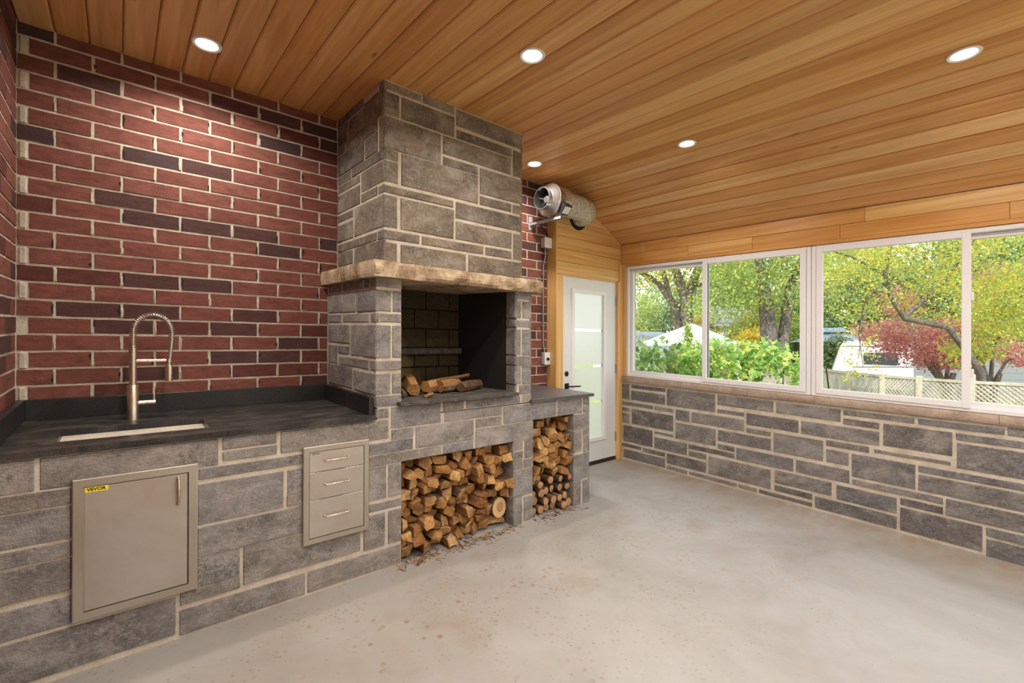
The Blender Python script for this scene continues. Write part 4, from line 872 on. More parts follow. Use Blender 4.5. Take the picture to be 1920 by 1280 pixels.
# ------------------------------------------------------------------ recessed lights
GL = 'recessed ceiling downlights'
L0 = thing('downlight', (0, 0, H), 'recessed downlight above the sink end of the brick wall', 'ceiling light', GL, slope=False)
MB().lathe([(.0, .050), (-.004, .056), (-.005, .066), (-.001, .070), (.004, .070), (.004, .050)], (0, 0, H), (0, 0, 1), 36).build('trim_ring', 'white_plastic', L0, slope=False, smooth=True)
MB().lathe([(-.0015, 0), (-.0015, .0505), (.004, .0505)], (0, 0, H), (0, 0, 1), 32).build('lens', 'lens', L0, slope=False)
def lamp(parent, k=1.0):
    ld = D.lights.new('downlight_lamp', 'AREA'); ld.shape = 'DISK'; ld.size = .10; ld.energy = LAMP_W * k; ld.color = LAMP_COL; ld.spread = math.radians(154)
    lo = D.objects.new('downlight_lamp', ld); COL.objects.link(lo); lo.parent = parent; lo.location = (0, 0, -.008)
spots = [((.749, -.434), 'recessed downlight above the sink end of the brick wall'), ((2.096, -1.543), 'recessed downlight in front of the chimney breast, top centre of the ceiling'),
         ((3.201, -.385), 'recessed downlight tucked between the chimney and the duct fan'), ((3.757, -1.526), 'recessed downlight in the middle of the ceiling, toward the windows'),
         ((3.735, -3.076), 'recessed downlight nearest the right edge of the ceiling, over the windows'),
         ((.749, -2.05), 'recessed downlight behind the viewer on the sink side'), ((2.096, -3.1), 'recessed downlight directly over the viewer'), ((.749, -3.9), 'recessed downlight in the rear corner by the brick side wall'),
         ((2.096, -4.6), 'recessed downlight at the middle of the rear wall'), ((3.735, -4.6), 'recessed downlight at the window end of the rear wall')]  # the last five are unseen, added as fill light from behind
for i, ((x, y), lab) in enumerate(spots):
    if i == 0: r = L0
    else:
        r = L0.copy(); COL.objects.link(r)
        for ch in [c for c in L0.children if c.type == 'MESH']:
            c2 = ch.copy(); COL.objects.link(c2); c2.parent = r
    r.location = (x, y, H + K * y - .0015); r['label'] = lab; r['group'] = GL
for r in [o_ for o_ in D.objects if o_.name.startswith('downlight') and o_.type == 'EMPTY']: lamp(r, .95 if r.location.y > -1.6 or (r.location.x > 3 and r.location.y > -3.2) else 1.5)  # added rear fill lamps run stronger than the seen downlights

# ------------------------------------------------------------------ firewood
def voronoi(pts, x0, x1, z0, z1):
    cells = []
    for i, (px, pz) in enumerate(pts):
        poly = [(x0, z0), (x1, z0), (x1, z1), (x0, z1)]
        for j, (qx, qz) in enumerate(pts):
            if i == j or abs(qx - px) > .35 or abs(qz - pz) > .35: continue
            mx, mz = (px + qx) / 2, (pz + qz) / 2; dx, dz = qx - px, qz - pz; out = []
            for a, b in zip(poly, poly[1:] + poly[:1]):
                da = (a[0] - mx) * dx + (a[1] - mz) * dz; db = (b[0] - mx) * dx + (b[1] - mz) * dz
                if da <= 0: out.append(a)
                if (da < 0) != (db < 0) and abs(da - db) > 1e-12:
                    t_ = da / (da - db); out.append((a[0] + (b[0] - a[0]) * t_, a[1] + (b[1] - a[1]) * t_))
            poly = out
            if len(poly) < 3: break
        cells.append(poly)
    return cells
def ordinal(n): return {1: 'first', 2: 'second', 3: 'third', 4: 'fourth', 5: 'fifth', 6: 'sixth', 7: 'seventh', 8: 'eighth', 9: 'ninth', 10: 'tenth', 11: 'eleventh', 12: 'twelfth', 13: 'thirteenth'}[n]
def log_mesh(poly, yf, yb2, tilt, rnd_, round_):
    """solid log: polygon outline at front, slightly shifted at the back, chamfered cut end"""
    n = len(poly); cx = sum(p[0] for p in poly) / n; cz = sum(p[1] for p in poly) / n; mb = MB()
    # split long edges so the faces are uneven
    P = []
    for a, b in zip(poly, poly[1:] + poly[:1]):
        P.append(a); L = math.hypot(b[0] - a[0], b[1] - a[1])
        if not round_ and L > .030:
            e = rnd_.uniform(-.0035, .0015); nx_, nz_ = (b[1] - a[1]) / L, -(b[0] - a[0]) / L; s = rnd_.uniform(.35, .65)
            P.append((lerp(a[0], b[0], s) + nx_ * e, lerp(a[1], b[1], s) + nz_ * e))
    n = len(P); sx, sz = rnd_.uniform(-.7, .7), rnd_.uniform(-.6, .6)
    if round_: sx, sz = sx * .3, sz * .2
    rings = []
    for (k, y, dx, dz, fx) in ((.95, yf, tilt[0], tilt[1], 1), (1.0, yf + .008, tilt[0], tilt[1], 1), (1.0, lerp(yf, yb2, .45), tilt[0] * .3, tilt[1] * .3, 0), (.97, yb2, 0, 0, 0)):
        rings.append([(cx + (x - cx) * k + dx + (.002 * nz(x * 9, y * 9, z, 3) if not round_ else 0), y + fx * (sx * (x - cx) + sz * (z - cz)), cz + (z - cz) * k + dz) for x, z in P])
    c0 = (cx + tilt[0] + rnd_.uniform(-.01, .01), yf - rnd_.uniform(.0, .008), cz + tilt[1]); mb.v = [c0] + [q for rg in rings for q in rg]
    for k in range(n): mb.f.append((0, 1 + k, 1 + (k + 1) % n)); mb.mi.append(0)
    bk = rnd_.randrange(n); bl = 0 if rnd_.random() < .3 else rnd_.randint(1, max(1, n // 2)); bkset = set((bk + i) % n for i in range(bl))
    for r in range(3):
        for k in range(n):
            a = 1 + r * n; mb.f.append((a + k, a + (k + 1) % n, a + n + (k + 1) % n, a + n + k)); mb.mi.append(0 if r == 0 and not round_ else (2 if (round_ or k in bkset) else 1))
    mb.f.append(tuple(1 + 3 * n + k for k in range(n))); mb.mi.append(0)
    return mb
def stack(x0, x1, z0, z1, nrow, ncol, seed, where, group, roundrows, special=None, yfr=LY, row0=0):
    rr = random.Random(seed); pts = []; info = []
    rh = (z1 - z0) / nrow
    for r in range(nrow):
        nc = ncol + rr.choice((-1, 0, 0, 1)); w_ = (x1 - x0) / nc; off = rr.uniform(.25, .75)
        for i in range(nc):
            x = x0 + (i + off * .6 + .2) * w_ + rr.uniform(-.26, .26) * w_; z = z0 + (r + .5) * rh + rr.uniform(-.27, .27) * rh
            if special and math.hypot(x - special[0], z - special[1]) < special[2] * 1.35: continue
            pts.append((min(max(x, x0 + .015), x1 - .015), z)); info.append([r, 0])
    if special:
        for k in range(8): pass
        pts.append(special[:2]); info.append([99, 0])
        for k in range(10):
            a = 2 * PI * k / 10 + .3; q = (special[0] + math.cos(a) * special[2] * 2.02, special[1] + math.sin(a) * special[2] * 2.02)
            if x0 + .01 < q[0] < x1 - .01 and z0 + .01 < q[1] < z1 - .01 and min(math.hypot(q[0] - p[0], q[1] - p[1]) for p in pts) > .035:
                pts.append(q); info.append([int((q[1] - z0) / rh), 0])
    cells = voronoi(pts, x0, x1, z0, z1)
    rows = {}
    for i, (p, f) in enumerate(zip(pts, info)): rows.setdefault(f[0], []).append((p[0], i))
    for r in rows: rows[r].sort()
    for r, L in sorted(rows.items()):
        for n, (_, i) in enumerate(L):
            poly = cells[i]
            if len(poly) < 3: continue
            cx = sum(p[0] for p in poly) / len(poly); cz = sum(p[1] for p in poly) / len(poly)
            # drop near-duplicate corners
            Q = [poly[0]]
            for p in poly[1:]:
                if math.hypot(p[0] - Q[-1][0], p[1] - Q[-1][1]) > .006: Q.append(p)
            if len(Q) > 3 and math.hypot(Q[0][0] - Q[-1][0], Q[0][1] - Q[-1][1]) < .006: Q.pop()
            poly = Q
            if len(poly) < 3: continue
            isr = r in roundrows and r != 99 and rr.random() < .9; big = r == 99
            if isr or big:
                rad = min(abs((b[0] - a[0]) * (a[1] - cz) - (a[0] - cx) * (b[1] - a[1])) / max(1e-6, math.hypot(b[0] - a[0], b[1] - a[1])) for a, b in zip(poly, poly[1:] + poly[:1])) * .97
                if big: cx, cz = special[0], special[1]; rad = min(special[2], rad * 1.0 + .02)
                m_ = 18 if big else 12; poly = [(cx + rad * math.cos(2 * PI * k / m_), cz + rad * math.sin(2 * PI * k / m_)) for k in range(m_)]
            else:
                ea, sc_ = rr.uniform(.80, .98), 1; poly = [(cx + (x - cx) * ea, cz + (z - cz) * ea) for x, z in poly]
            yf = yfr + .040 + rr.uniform(-.055, .065) + (0.05 if r == nrow - 1 else 0) - (.02 if big else 0); tl = (rr.uniform(-.008, .008), rr.uniform(-.005, .005))
            if not (isr or big) and rr.random() < .45: tl = (rr.uniform(-.022, .022), rr.uniform(-.010, .010))
            xs_ = [p[0] for p in poly]
            tl = (max(x0 + .003 - min(xs_), min(x1 - .003 - max(xs_), tl[0])), max(z0 + .002 - min(p[1] for p in poly), min(z1 + .006 - max(p[1] for p in poly), tl[1])))
            o_ = log_mesh(poly, yf, NB - .02 + .0, tl, rr, isr or big)
            if isr or big:
                o_.v = [(x - cx, y, z - cz) for x, y, z in o_.v]; ob = o_.build('firewood_log', ['sawn', 'split', 'bark'], slope=False); ob.location = (cx, 0, cz + K * yf)
            else: ob = o_.build('firewood_log', ['end', 'split', 'bark'])
            kind = 'big round sawn log with pale rings, at the right of' if big else ('thin round bark-covered log in' if isr else 'split log in')
            ob['label'] = ('%s %s' % (kind, where)) + ('' if big else ', %s row up, %s from the left' % (ordinal(r + 1 + row0), ordinal(n + 1)))
            ob['category'] = 'firewood'; ob['group'] = group
stack(1.710, 2.596, .012, .600, 10, 11, 3, 'the wide niche', 'firewood in the wide niche', (), (2.512, .150, .078))
rr = random.Random(12)
for r in range(3):           # small round logs at the foot of the narrow niche
    nn_ = 6 - (r % 2); rad = .0368
    for i in range(nn_):
        q = rad * rr.uniform(.74, .98); cx = 2.806 + rad * (1 + (r % 2)) + i * rad * 2.03; cz = .006 + rad + r * rad * 1.78 - (rad - q) * .6
        P = [(cx + q * math.cos(2 * PI * k / 14), cz + q * math.sin(2 * PI * k / 14)) for k in range(14)]; yf = LY + rr.uniform(-.015, .07)
        o_ = log_mesh(P, yf, NB - .02, (0, 0), rr, True); o_.v = [(x - cx, y, z - cz) for x, y, z in o_.v]
        ob = o_.build('firewood_log', ['sawn', 'split', 'bark'], slope=False); ob.location = (cx, 0, cz + K * yf)
        ob['label'] = 'thin round bark-covered log in the narrow niche, %s row up, %s from the left' % (ordinal(r + 1), ordinal(i + 1)); ob['category'] = 'firewood'; ob['group'] = 'firewood in the narrow niche'
stack(2.804, 3.254, .218, .738, 8, 5, 5, 'the narrow niche', 'firewood in the narrow niche', (0,), row0=3)
# niche shadows need a back; loose litter on the niche floors
mb = MB(); rr = random.Random(2)
for i in range(420):
    x = rr.uniform(1.66, 2.66) if i < 300 else rr.uniform(2.80, 3.28); y = LY + rr.gauss(-.012, .035); a = rr.uniform(0, PI); l = rr.uniform(.004, .022); w_ = rr.uniform(.0015, .005)
    if y > LY - .004 and (x < 1.706 or 2.60 < x < 2.80 or x > 3.26): continue
    dx, dy = math.cos(a) * l, math.sin(a) * l; ex, ey = -math.sin(a) * w_, math.cos(a) * w_; z = rr.uniform(.001, .005)
    mb.add([(x - dx - ex, y - dy - ey, .0005), (x + dx - ex, y + dy - ey, .0005), (x + dx + ex, y + dy + ey, z), (x - dx + ex, y - dy + ey, z)], [(0, 1, 2, 3)])
ob = mb.build('wood_litter', 'split', kind='stuff'); ob['label'] = 'bark crumbs and wood chips scattered along the foot of the firewood niches'; ob['category'] = 'wood chips'
def twig(pts, r, lab):
    ob = MB().tube(pts, r, 8).build('twig', 'bark', smooth=True); ob['label'] = lab; ob['category'] = 'twig'
twig([(1.775, -.885, .006), (1.83, -.858, .045), (1.885, -.835, .085)], [.008, .0075, .006], 'dark twig leaning on the logs at the left foot of the wide niche')
twig([(1.698, -.875, .003), (1.725, -.842, .06), (1.745, -.822, .125)], [.002, .002, .0015], 'thin pale straw leaning at the left corner of the wide niche')
twig([(2.115, -.872, .005), (2.09, -.846, .055), (2.075, -.825, .10)], [.005, .005, .004], 'short twig leaning at the middle foot of the wide niche')
twig([(3.30, -.90, .004), (3.335, -.915, .004)], [.003, .002], 'short twig lying on the floor below the narrow niche')
# logs in the firebox
def hlog(a, b, r, lab, mat=('end', 'split', 'bark'), sides=7, seed=0, roundness=1.0, flat=1.0):
    rr = random.Random(seed); a = Vector(a); b = Vector(b); t_ = (b - a).normalized(); u_ = t_.cross(Vector((0, 0, 1))).normalized(); v_ = u_.cross(t_)
    sh = [(math.cos(2 * PI * k / sides) * r * rr.uniform(.78, 1.08), math.sin(2 * PI * k / sides) * r * flat * rr.uniform(.78, 1.08)) for k in range(sides)]
    mb = MB(); R_ = []
    for f in (0, .02, .35, .7, .98, 1):
        s = .93 if f in (0, 1) else rr.uniform(.93, 1.05); c = a.lerp(b, f) + v_ * rr.uniform(-.003, .003)
        R_.append([c + u_ * x * s + v_ * z * s for x, z in sh])
    n = sides; mb.v = [tuple(q) for rg in R_ for q in rg]; mb.f = [tuple(range(n))[::-1], tuple(5 * n + k for k in range(n))]; mb.mi = [0, 0]
    for i in range(5):
        for k in range(n): mb.f.append((i * n + k, i * n + (k + 1) % n, (i + 1) * n + (k + 1) % n, (i + 1) * n + k)); mb.mi.append(1 if k % n < n * (1 - roundness) else 2)
    ob = mb.build('firewood_log', list(mat)); ob['label'] = lab; ob['category'] = 'firewood'; ob['group'] = 'half-burnt wood in the firebox'
hlog((1.865, -.665, 1.032), (1.925, -.47, 1.078), .055, 'chunky yellow split log leaning at the left of the open firebox', ('end', 'end', 'split'), 6, 1, .6)
hlog((1.78, -.70, 1.012), (1.86, -.40, 1.045), .020, 'thin sooty stick at the far left of the firebox', ('bark', 'bark', 'bark'), 6, 2)
hlog((1.985, -.60, 1.040), (2.11, -.55, 1.044), .050, 'short split log end next to the bark-covered log in the firebox', ('end', 'split', 'split'), 6, 3, .5)
hlog((2.085, -.62, 1.042), (2.29, -.54, 1.036), .048, 'grey bark-covered log lying across the middle of the firebox', ('end', 'split', 'bark'), 9, 4, .8)
hlog((2.24, -.65, 1.028), (2.50, -.52, 1.022), .038, 'charred dark log at the right of the firebox', ('bark', 'bark', 'bark'), 8, 5)
hlog((2.20, -.42, 1.060), (2.44, -.47, 1.092), .026, 'orange split kindling stick resting on the logs in the firebox', ('end', 'split', 'split'), 5, 6, .5, .6)
hlog((1.90, -.76, 1.006), (1.98, -.70, 1.006), .018, 'small wood scrap on the hearth slab beside the yellow log', ('end', 'split', 'split'), 5, 7, .5, .7)
hlog((1.90, -.56, 1.012), (2.02, -.46, 1.014), .025, 'small split piece under the logs in the firebox', ('end', 'split', 'bark'), 6, 8, .5)

# ------------------------------------------------------------------ unseen house mass behind the brick wall, added to block the sun
MB().box(-4, XR - .02, .3, 7, -.6, 3.3).build('sun_block_house', 'mortar', kind='structure')

# ------------------------------------------------------------------ outdoors
GZ = -.45
rng = np.random.default_rng(4)
def tagt(o_, lab, cat, group=None):
    o_['label'] = lab; o_['category'] = cat
    if group: o_['group'] = group
def ground():
    mb = MB(); n = 40; xs_ = np.linspace(XW + .2, 75, n); ys_ = np.linspace(-30, 60, n); 
    for x in xs_:
        for y in ys_: mb.v.append((x, y, GZ + .03 * nz(x, y, 0, .4)))
    mb.f = [(i * n + j, (i + 1) * n + j, (i + 1) * n + j + 1, i * n + j + 1) for i in range(n - 1) for j in range(n - 1)]; mb.mi = [0] * len(mb.f)
    return mb.build('yard_ground', 'grass', slope=False, kind='structure')
ground()
MB().box(12.6, 20, -8, 4.0, GZ - .1, GZ + .045).build('driveway', 'paving', slope=False, kind='structure')
def cards(centers, nper, spread, size, droop=0.0, seed=0):
    r = np.random.default_rng(seed); C_ = np.repeat(np.asarray(centers, float), nper, axis=0); n = len(C_)
    P_ = C_ + r.normal(0, 1, (n, 3)) * np.asarray(spread); 
    if droop: P_[:, 2] -= np.abs(r.normal(0, droop, n))
    s = size * r.uniform(.6, 1.3, n)
    a = r.normal(0, 1, (n, 3)); a /= np.linalg.norm(a, axis=1)[:, None]; b = r.normal(0, 1, (n, 3)); b -= a * (a * b).sum(1)[:, None]; b /= np.linalg.norm(b, axis=1)[:, None]
    q = np.stack([P_ - a * s[:, None], P_ - b * s[:, None] * .55, P_ + a * s[:, None], P_ + b * s[:, None] * .55], 1).reshape(-1, 3)
    return q, n
def foliage(name, q, n, mat, parent, loc=(0, 0, 0)):
    me = D.meshes.new(name); q = q - np.asarray(loc); me.vertices.add(4 * n); me.vertices.foreach_set('co', q.astype(np.float32).ravel())
    me.loops.add(4 * n); me.loops.foreach_set('vertex_index', np.arange(4 * n, dtype=np.int32)); me.polygons.add(n); me.polygons.foreach_set('loop_start', np.arange(0, 4 * n, 4, dtype=np.int32))
    me.materials.append(M[mat]); me.update(calc_edges=True); me.validate()
    ob = D.objects.new(name, me); COL.objects.link(ob); ob.parent = parent; return ob
def blob(c, r, n, seed, shell=.55):
    g = np.random.default_rng(seed); v = g.normal(0, 1, (n, 3)); v /= np.linalg.norm(v, axis=1)[:, None]; k = g.uniform(shell ** 3, 1, n) ** (1 / 3)
    return np.asarray(c) + v * k[:, None] * np.asarray(r)
def tree(lab, base, h_trunk, r0, blobs, mat, nclu, nper, spread, size, seed, droop=0, group=None, limbs=None, name='tree', cat='tree'):
    t = thing(name, (base[0], base[1], GZ), lab, cat, group, slope=False); mb = MB(); rr = random.Random(seed)
    if limbs is None:
        mb.tube([(base[0], base[1], GZ - .1), (base[0] + rr.uniform(-.1, .1), base[1], GZ + h_trunk * .5), (base[0] + rr.uniform(-.2, .2), base[1] + rr.uniform(-.2, .2), GZ + h_trunk)], [r0 * 1.2, r0, r0 * .6], 10)
        for c, r in blobs: mb.tube([(base[0], base[1], GZ + h_trunk * .75), tuple(lerp(a, b, .5) + rr.uniform(-.15, .15) for a, b in zip((base[0], base[1], GZ + h_trunk), c)), tuple(c)], [r0 * .55, r0 * .35, r0 * .12], 7)
    else:
        for pts, r in limbs: mb.tube(pts, r, 10)
    mb.build('trunk', 'trunk', t, slope=False, smooth=True)
    cs = np.concatenate([blob(c, r, max(3, int(nclu * (np.prod(r) ** .66) / sum(np.prod(q[1]) ** .66 for q in blobs))), seed + i) for i, (c, r) in enumerate(blobs)])
    q, n = cards(cs, nper, spread, size, droop, seed)
    ob = foliage('foliage', q, n, mat, t, (base[0], base[1], GZ)); ob['kind'] = 'stuff'
    return t
# large honey locust behind the white gazebo (left window)
tree('large spreading golden-green tree with forked trunks behind the white pavilion roof', (19.1, 6.95), 3, .3,
     [((18.4, 7.6, 6.0), (3.2, 3.0, 2.0)), ((20.8, 5.2, 6.4), (3.0, 3.0, 2.2)), ((16.8, 8.9, 5.4), (1.8, 1.8, 1.4)), ((19, 7, 8.2), (4.5, 4.5, 2.0))], 'leaf_locust', 620, 46, (.40, .40, .24), .075, 11, .25,
     limbs=[([(19.12, 6.95, GZ), (19.12, 6.93, 2.2), (19.10, 6.95, 3.4)], [.42, .30, .27]), ([(19.1, 6.95, 3.3), (18.8, 7.2, 4.4), (18.3, 7.7, 6.2)], [.24, .17, .09]), ([(19.1, 6.95, 3.3), (19.5, 6.6, 4.6), (20.3, 5.8, 6.6)], [.22, .16, .08]),
            ([(19.0, 7.1, 1.6), (18.68, 7.31, 3.1), (18.2, 7.75, 4.0), (17.3, 8.5, 4.7)], [.20, .17, .12, .06]), ([(18.6, 7.4, 3.3), (18.3, 7.6, 4.6), (18.6, 7.2, 5.8)], [.12, .10, .05]), ([(19.3, 6.8, 3.9), (20.0, 6.1, 3.9), (20.7, 5.5, 3.5)], [.10, .07, .03])])
tree('broad mid-green tree with a dark double trunk behind the grape vine', (16.49, 2.61), 3, .3,
     [((15.9, 3.2, 4.4), (1.8, 1.7, 1.3)), ((16.4, 2.7, 3.2), (1.5, 1.4, .7)), ((15.3, 3.7, 3.0), (1.1, 1.1, 1.1)), ((17.3, 1.9, 4.9), (1.6, 1.6, 1.2)), ((16.5, 2.7, 6.0), (2.6, 2.6, 1.2))], 'leaf_green', 480, 44, (.25, .25, .18), .052, 21, .15,
     limbs=[([(16.49, 2.61, GZ), (16.49, 2.61, 1.6), (16.4, 2.7, 3.0), (16.2, 2.9, 4.6)], [.34, .26, .20, .08]), ([(16.75, 2.4, GZ), (16.85, 2.3, 1.6), (17.0, 2.17, 3.1), (17.35, 1.85, 4.5)], [.24, .17, .15, .07])])
# near honey locust hanging in front of the camper
tree('near golden locust with a bent dark bough and hanging yellow sprays outside the right window', (10.6, -2.15), 3, .2,
     [((9.3, -1.15, 3.0), (.8, .75, .55)), ((9.9, -1.6, 3.1), (.8, .8, .45)), ((10.5, -2.1, 2.9), (.9, .9, .6)), ((11.2, -2.7, 2.9), (.8, .9, .8)), ((9.5, -1.3, 2.25), (.55, .55, .45)), ((10.6, -2.2, 2.15), (.7, .6, .4)), ((11.3, -2.85, 2.0), (.5, .5, .6)), ((10.3, -1.9, 3.9), (1.8, 1.8, .6))],
     'leaf_locust', 660, 46, (.12, .12, .08), .021, 31, .10,
     limbs=[([(10.75, -2.75, GZ), (10.75, -2.65, .9), (10.45, -2.3, 1.6), (10.12, -1.82, 1.75), (9.96, -1.68, 2.07), (9.88, -1.61, 2.5), (9.95, -1.7, 3.2)], [.05, .05, .05, .048, .042, .034, .02]),
            ([(10.12, -1.82, 1.78), (10.6, -2.2, 2.3), (10.9, -2.6, 3.1)], [.035, .028, .018]), ([(9.88, -1.61, 2.45), (9.5, -1.25, 2.75), (9.1, -.95, 2.9)], [.025, .018, .01]), ([(9.88, -1.6, 2.4), (9.6, -1.4, 2.0), (9.55, -1.33, 1.1)], [.015, .01, .005])])
t = thing('hanging_branch', (9.56, -1.34, 1.3), 'thin hanging branch with sparse yellow leaves dangling in front of the camper window', 'branch', slope=False)
MB().tube([(9.6, -1.4, 2.1), (9.55, -1.33, 1.5), (9.6, -1.38, .95)], [.01, .007, .004], 6).build('stem', 'trunk', t, slope=False)
q, n = cards([(9.57 + .16 * math.sin(i * 1.9), -1.34 - .16 * math.sin(i * 1.9), 1.95 - i * .072) for i in range(17)], 24, (.06, .06, .05), .026, .03, 5); foliage('foliage', q, n, 'leaf_locust', t, (9.56, -1.34, 1.3))['kind'] = 'stuff'
tree('red-leaved maple with layered branches in front of the camper', (13.3, -1.95), 1.2, .08,
     [((12.4, -1.15, 1.62), (.55, .5, .22)), ((12.8, -1.5, 1.25), (.6, .55, .25)), ((13.2, -1.85, 1.05), (.6, .5, .22)), ((13.4, -2.0, 1.55), (.6, .6, .3)), ((12.6, -1.3, 2.2), (.3, .3, .35))], 'leaf_red', 240, 46, (.12, .12, .06), .028, 41, 0)
tree('smaller red-leaved maple with a crooked pale trunk beside the fence post', (14.0, -2.55), 1.2, .07,
     [((13.8, -2.45, 1.5), (.35, .35, .25)), ((14.0, -2.6, 2.6), (.4, .4, .3)), ((14.5, -3.0, 1.15), (.5, .5, .25)), ((13.6, -2.2, 1.15), (.3, .3, .2))], 'leaf_red', 110, 34, (.11, .11, .06), .036, 51, 0)
tree('round yellow-green shrub tree growing over the right end of the fence', (12.2, -2.2), 1.0, .06,
     [((11.9, -2.4, 1.25), (.35, .35, .25)), ((12.3, -2.8, 1.7), (.6, .6, .3)), ((12.4, -3.0, 2.3), (.6, .6, .5))], 'leaf_locust', 150, 30, (.12, .12, .07), .036, 61, .05,
     limbs=[([(12.0, -2.2, GZ), (12.1, -2.35, .7), (12.35, -2.6, 1.1), (12.5, -2.8, 1.6)], [.07, .06, .05, .03]), ([(12.2, -2.5, GZ), (12.2, -2.5, .6), (12.15, -2.5, 1.2)], [.05, .04, .02])])
# grape vine on a wire trellis: individual big leaves plus the dense mass behind
t = thing('grape_vine', (6.7, -.25, GZ), 'leafy green grape vine hedge on a wire trellis just outside the left windows', 'vine', slope=False)
A0, A1 = Vector((5.72, .62, 0)), Vector((7.75, -1.1, 0))
def hedge_top(s): return 1.33 + .04 * math.sin(s * 17) + .05 * nz(s * 6, 3, 1) - .30 * max(0, (s - .80) / .2) ** 1.2
cs = []
rr = random.Random(9)
for i in range(340):
    s = rr.random() ** .9; top = hedge_top(s); lo_ = lerp(.15, .85, max(0, (s - .35) / .65)); z = rr.uniform(lo_, top - .06)
    if s > .42 and rr.random() < .85 and z < 1.02: continue
    p = A0.lerp(A1, s); cs.append((p.x + rr.gauss(0, .10), p.y + rr.gauss(0, .10), z))
q, n = cards(cs, 20, (.10, .10, .09), .042, 0, 71); fo = foliage('foliage', q, n, 'leaf_vine', t, (6.7, -.25, GZ)); fo['kind'] = 'stuff'
lf = [(0, -.5), (.18, -.42), (.42, -.46), (.36, -.18), (.56, .06), (.30, .16), (.26, .42), (0, .58), (-.26, .42), (-.30, .16), (-.56, .06), (-.36, -.18), (-.42, -.46), (-.18, -.42)]
lm = D.meshes.new('leaf'); lm.from_pydata([(0, .05, .03)] + [(a, b, -.06 * (a * a + b * b) * 2) for a, b in lf], [], [(0, 1 + k, 1 + (k + 1) % 14) for k in range(14)]); lm.materials.append(M['leaf_single']); lm.update()
for i in range(280):
    s = rr.random() ** 1.15; top = hedge_top(s); lo_ = lerp(.30, .80 if i % 5 else .45, max(0, (s - .3) / .7)); z = rr.uniform(lo_, top + .02)
    p = A0.lerp(A1, s) + Vector((-.15, -.13, 0)) * rr.uniform(.2, 1.3); ob = D.objects.new('leaf', lm); COL.objects.link(ob); ob.parent = t
    ob.location = Vector((p.x, p.y, z)) - OFF[t.name]; ob.rotation_euler = (math.radians(rr.uniform(35, 110)), rr.uniform(-.5, .5), math.radians(rr.uniform(-100, 10))); s_ = rr.uniform(.06, .10); ob.scale = (s_, s_, s_)
mb = MB()
for z in (.55, .9, 1.2): mb.tube([(A0.x, A0.y, z), (A1.x + .1, A1.y - .08, z - .02)], .003, 5)
for s in (.3, .5, .72, .9): p = A0.lerp(A1, s); mb.tube([(p.x, p.y, GZ), (p.x + .03, p.y + .05, .4), (p.x - .04, p.y, 1.1)], [.018, .014, .008], 6)
mb.build('stem', 'trunk', t, slope=False)
MB().box(6.26, 6.36, .06, .16, GZ, 1.20).build('post', 'pale_fence', t, slope=False)
# lattice fence
FP = [(14.6, 2.4), (13.2, 1.05), (11.98, -.12), (10.99, -.86), (10.32, -1.50), (9.98, -2.02), (9.72, -2.62), (9.72, -3.25)]
t = thing('lattice_fence', (10.9, -.9, GZ), 'sunlit weathered lattice fence with square posts running behind the yard', 'fence', slope=False)
FT = .80
for (ax_, ay_), (bx_, by_) in zip(FP, FP[1:]):
    a = Vector((ax_, ay_)); b = Vector((bx_, by_)); L = (b - a).length; d = (b - a) / L; nn = Vector((-d.y, d.x)); mb = MB(); z0, z1 = GZ + .12, FT - .03; Hh_ = z1 - z0
    def strip(u0, v0, u1, v1, off):
        ww = .011; du, dv = u1 - u0, v1 - v0; l = math.hypot(du, dv); pu, pv = -dv / l * ww, du / l * ww; vs = []
        for o2 in (off - .004, off + .004):
            for (u, v) in ((u0 + pu, v0 + pv), (u0 - pu, v0 - pv), (u1 - pu, v1 - pv), (u1 + pu, v1 + pv)): p = a + d * u + nn * o2; vs.append((p.x, p.y, z0 + v))
        mb.add(vs, [(0, 1, 2, 3), (7, 6, 5, 4), (0, 4, 5, 1), (1, 5, 6, 2), (2, 6, 7, 3), (3, 7, 4, 0)])
    st_ = .062; k = -Hh_
    while k < L:
        for sg, off in ((1, .006), (-1, -.006)):
            ua, ub = k, k + Hh_; va, vb = (0, Hh_) if sg > 0 else (Hh_, 0)
            if ua < 0: va += sg * (-ua); ua = 0
            if ub > L: vb -= sg * (ub - L); ub = L
            if ub - ua > .02: strip(ua, va, ub, vb, off)
        k += st_
    pn = mb.build('lattice_panel', 'pale_fence', t, slope=False); pn['kind'] = 'stuff'
    mb = MB()
    for z in (FT - .035, GZ + .08):
        vs = []
        for (p, w_) in ((a, -.022), (a, .022), (b, .022), (b, -.022)):
            q2 = p + nn * w_; vs += [(q2.x, q2.y, z), (q2.x, q2.y, z + .04)]
        mb.add(vs, [(0, 2, 4, 6), (1, 3, 5, 7), (0, 1, 3, 2), (2, 3, 5, 4), (4, 5, 7, 6), (6, 7, 1, 0)])
    mb.build('rail', 'pale_fence', t, slope=False)
for i, (x, y) in enumerate(FP): 
    MB().box(x - .045, x + .045, y - .045, y + .045, GZ, FT + (.10 if i in (6, 7) else .03), bev=.01).build('post', 'pale_fence', t, slope=False)
t = thing('board_fence', (9.7, -3.8, GZ), 'dark brown board fence with a tall post at the far right of the view', 'fence', slope=False)
for i in range(7): MB().box(9.66 - i * .02, 9.70 - i * .02, -3.46 - i * .16, -3.31 - i * .16, GZ, .84 + (i % 2) * .01).build('board', 'brown_fence', t, slope=False)
MB().box(9.62, 9.74, -3.34, -3.26, GZ, 1.05, bev=.01).build('post', 'brown_fence', t, slope=False)
st_ = MB().tube([(9.9, -.85, .3), (9.84, -.80, .90)], .012, 8).build('garden_stake', 'black_metal', slope=False); tagt(st_, 'dark garden stake leaning in front of the lattice fence', 'stake')
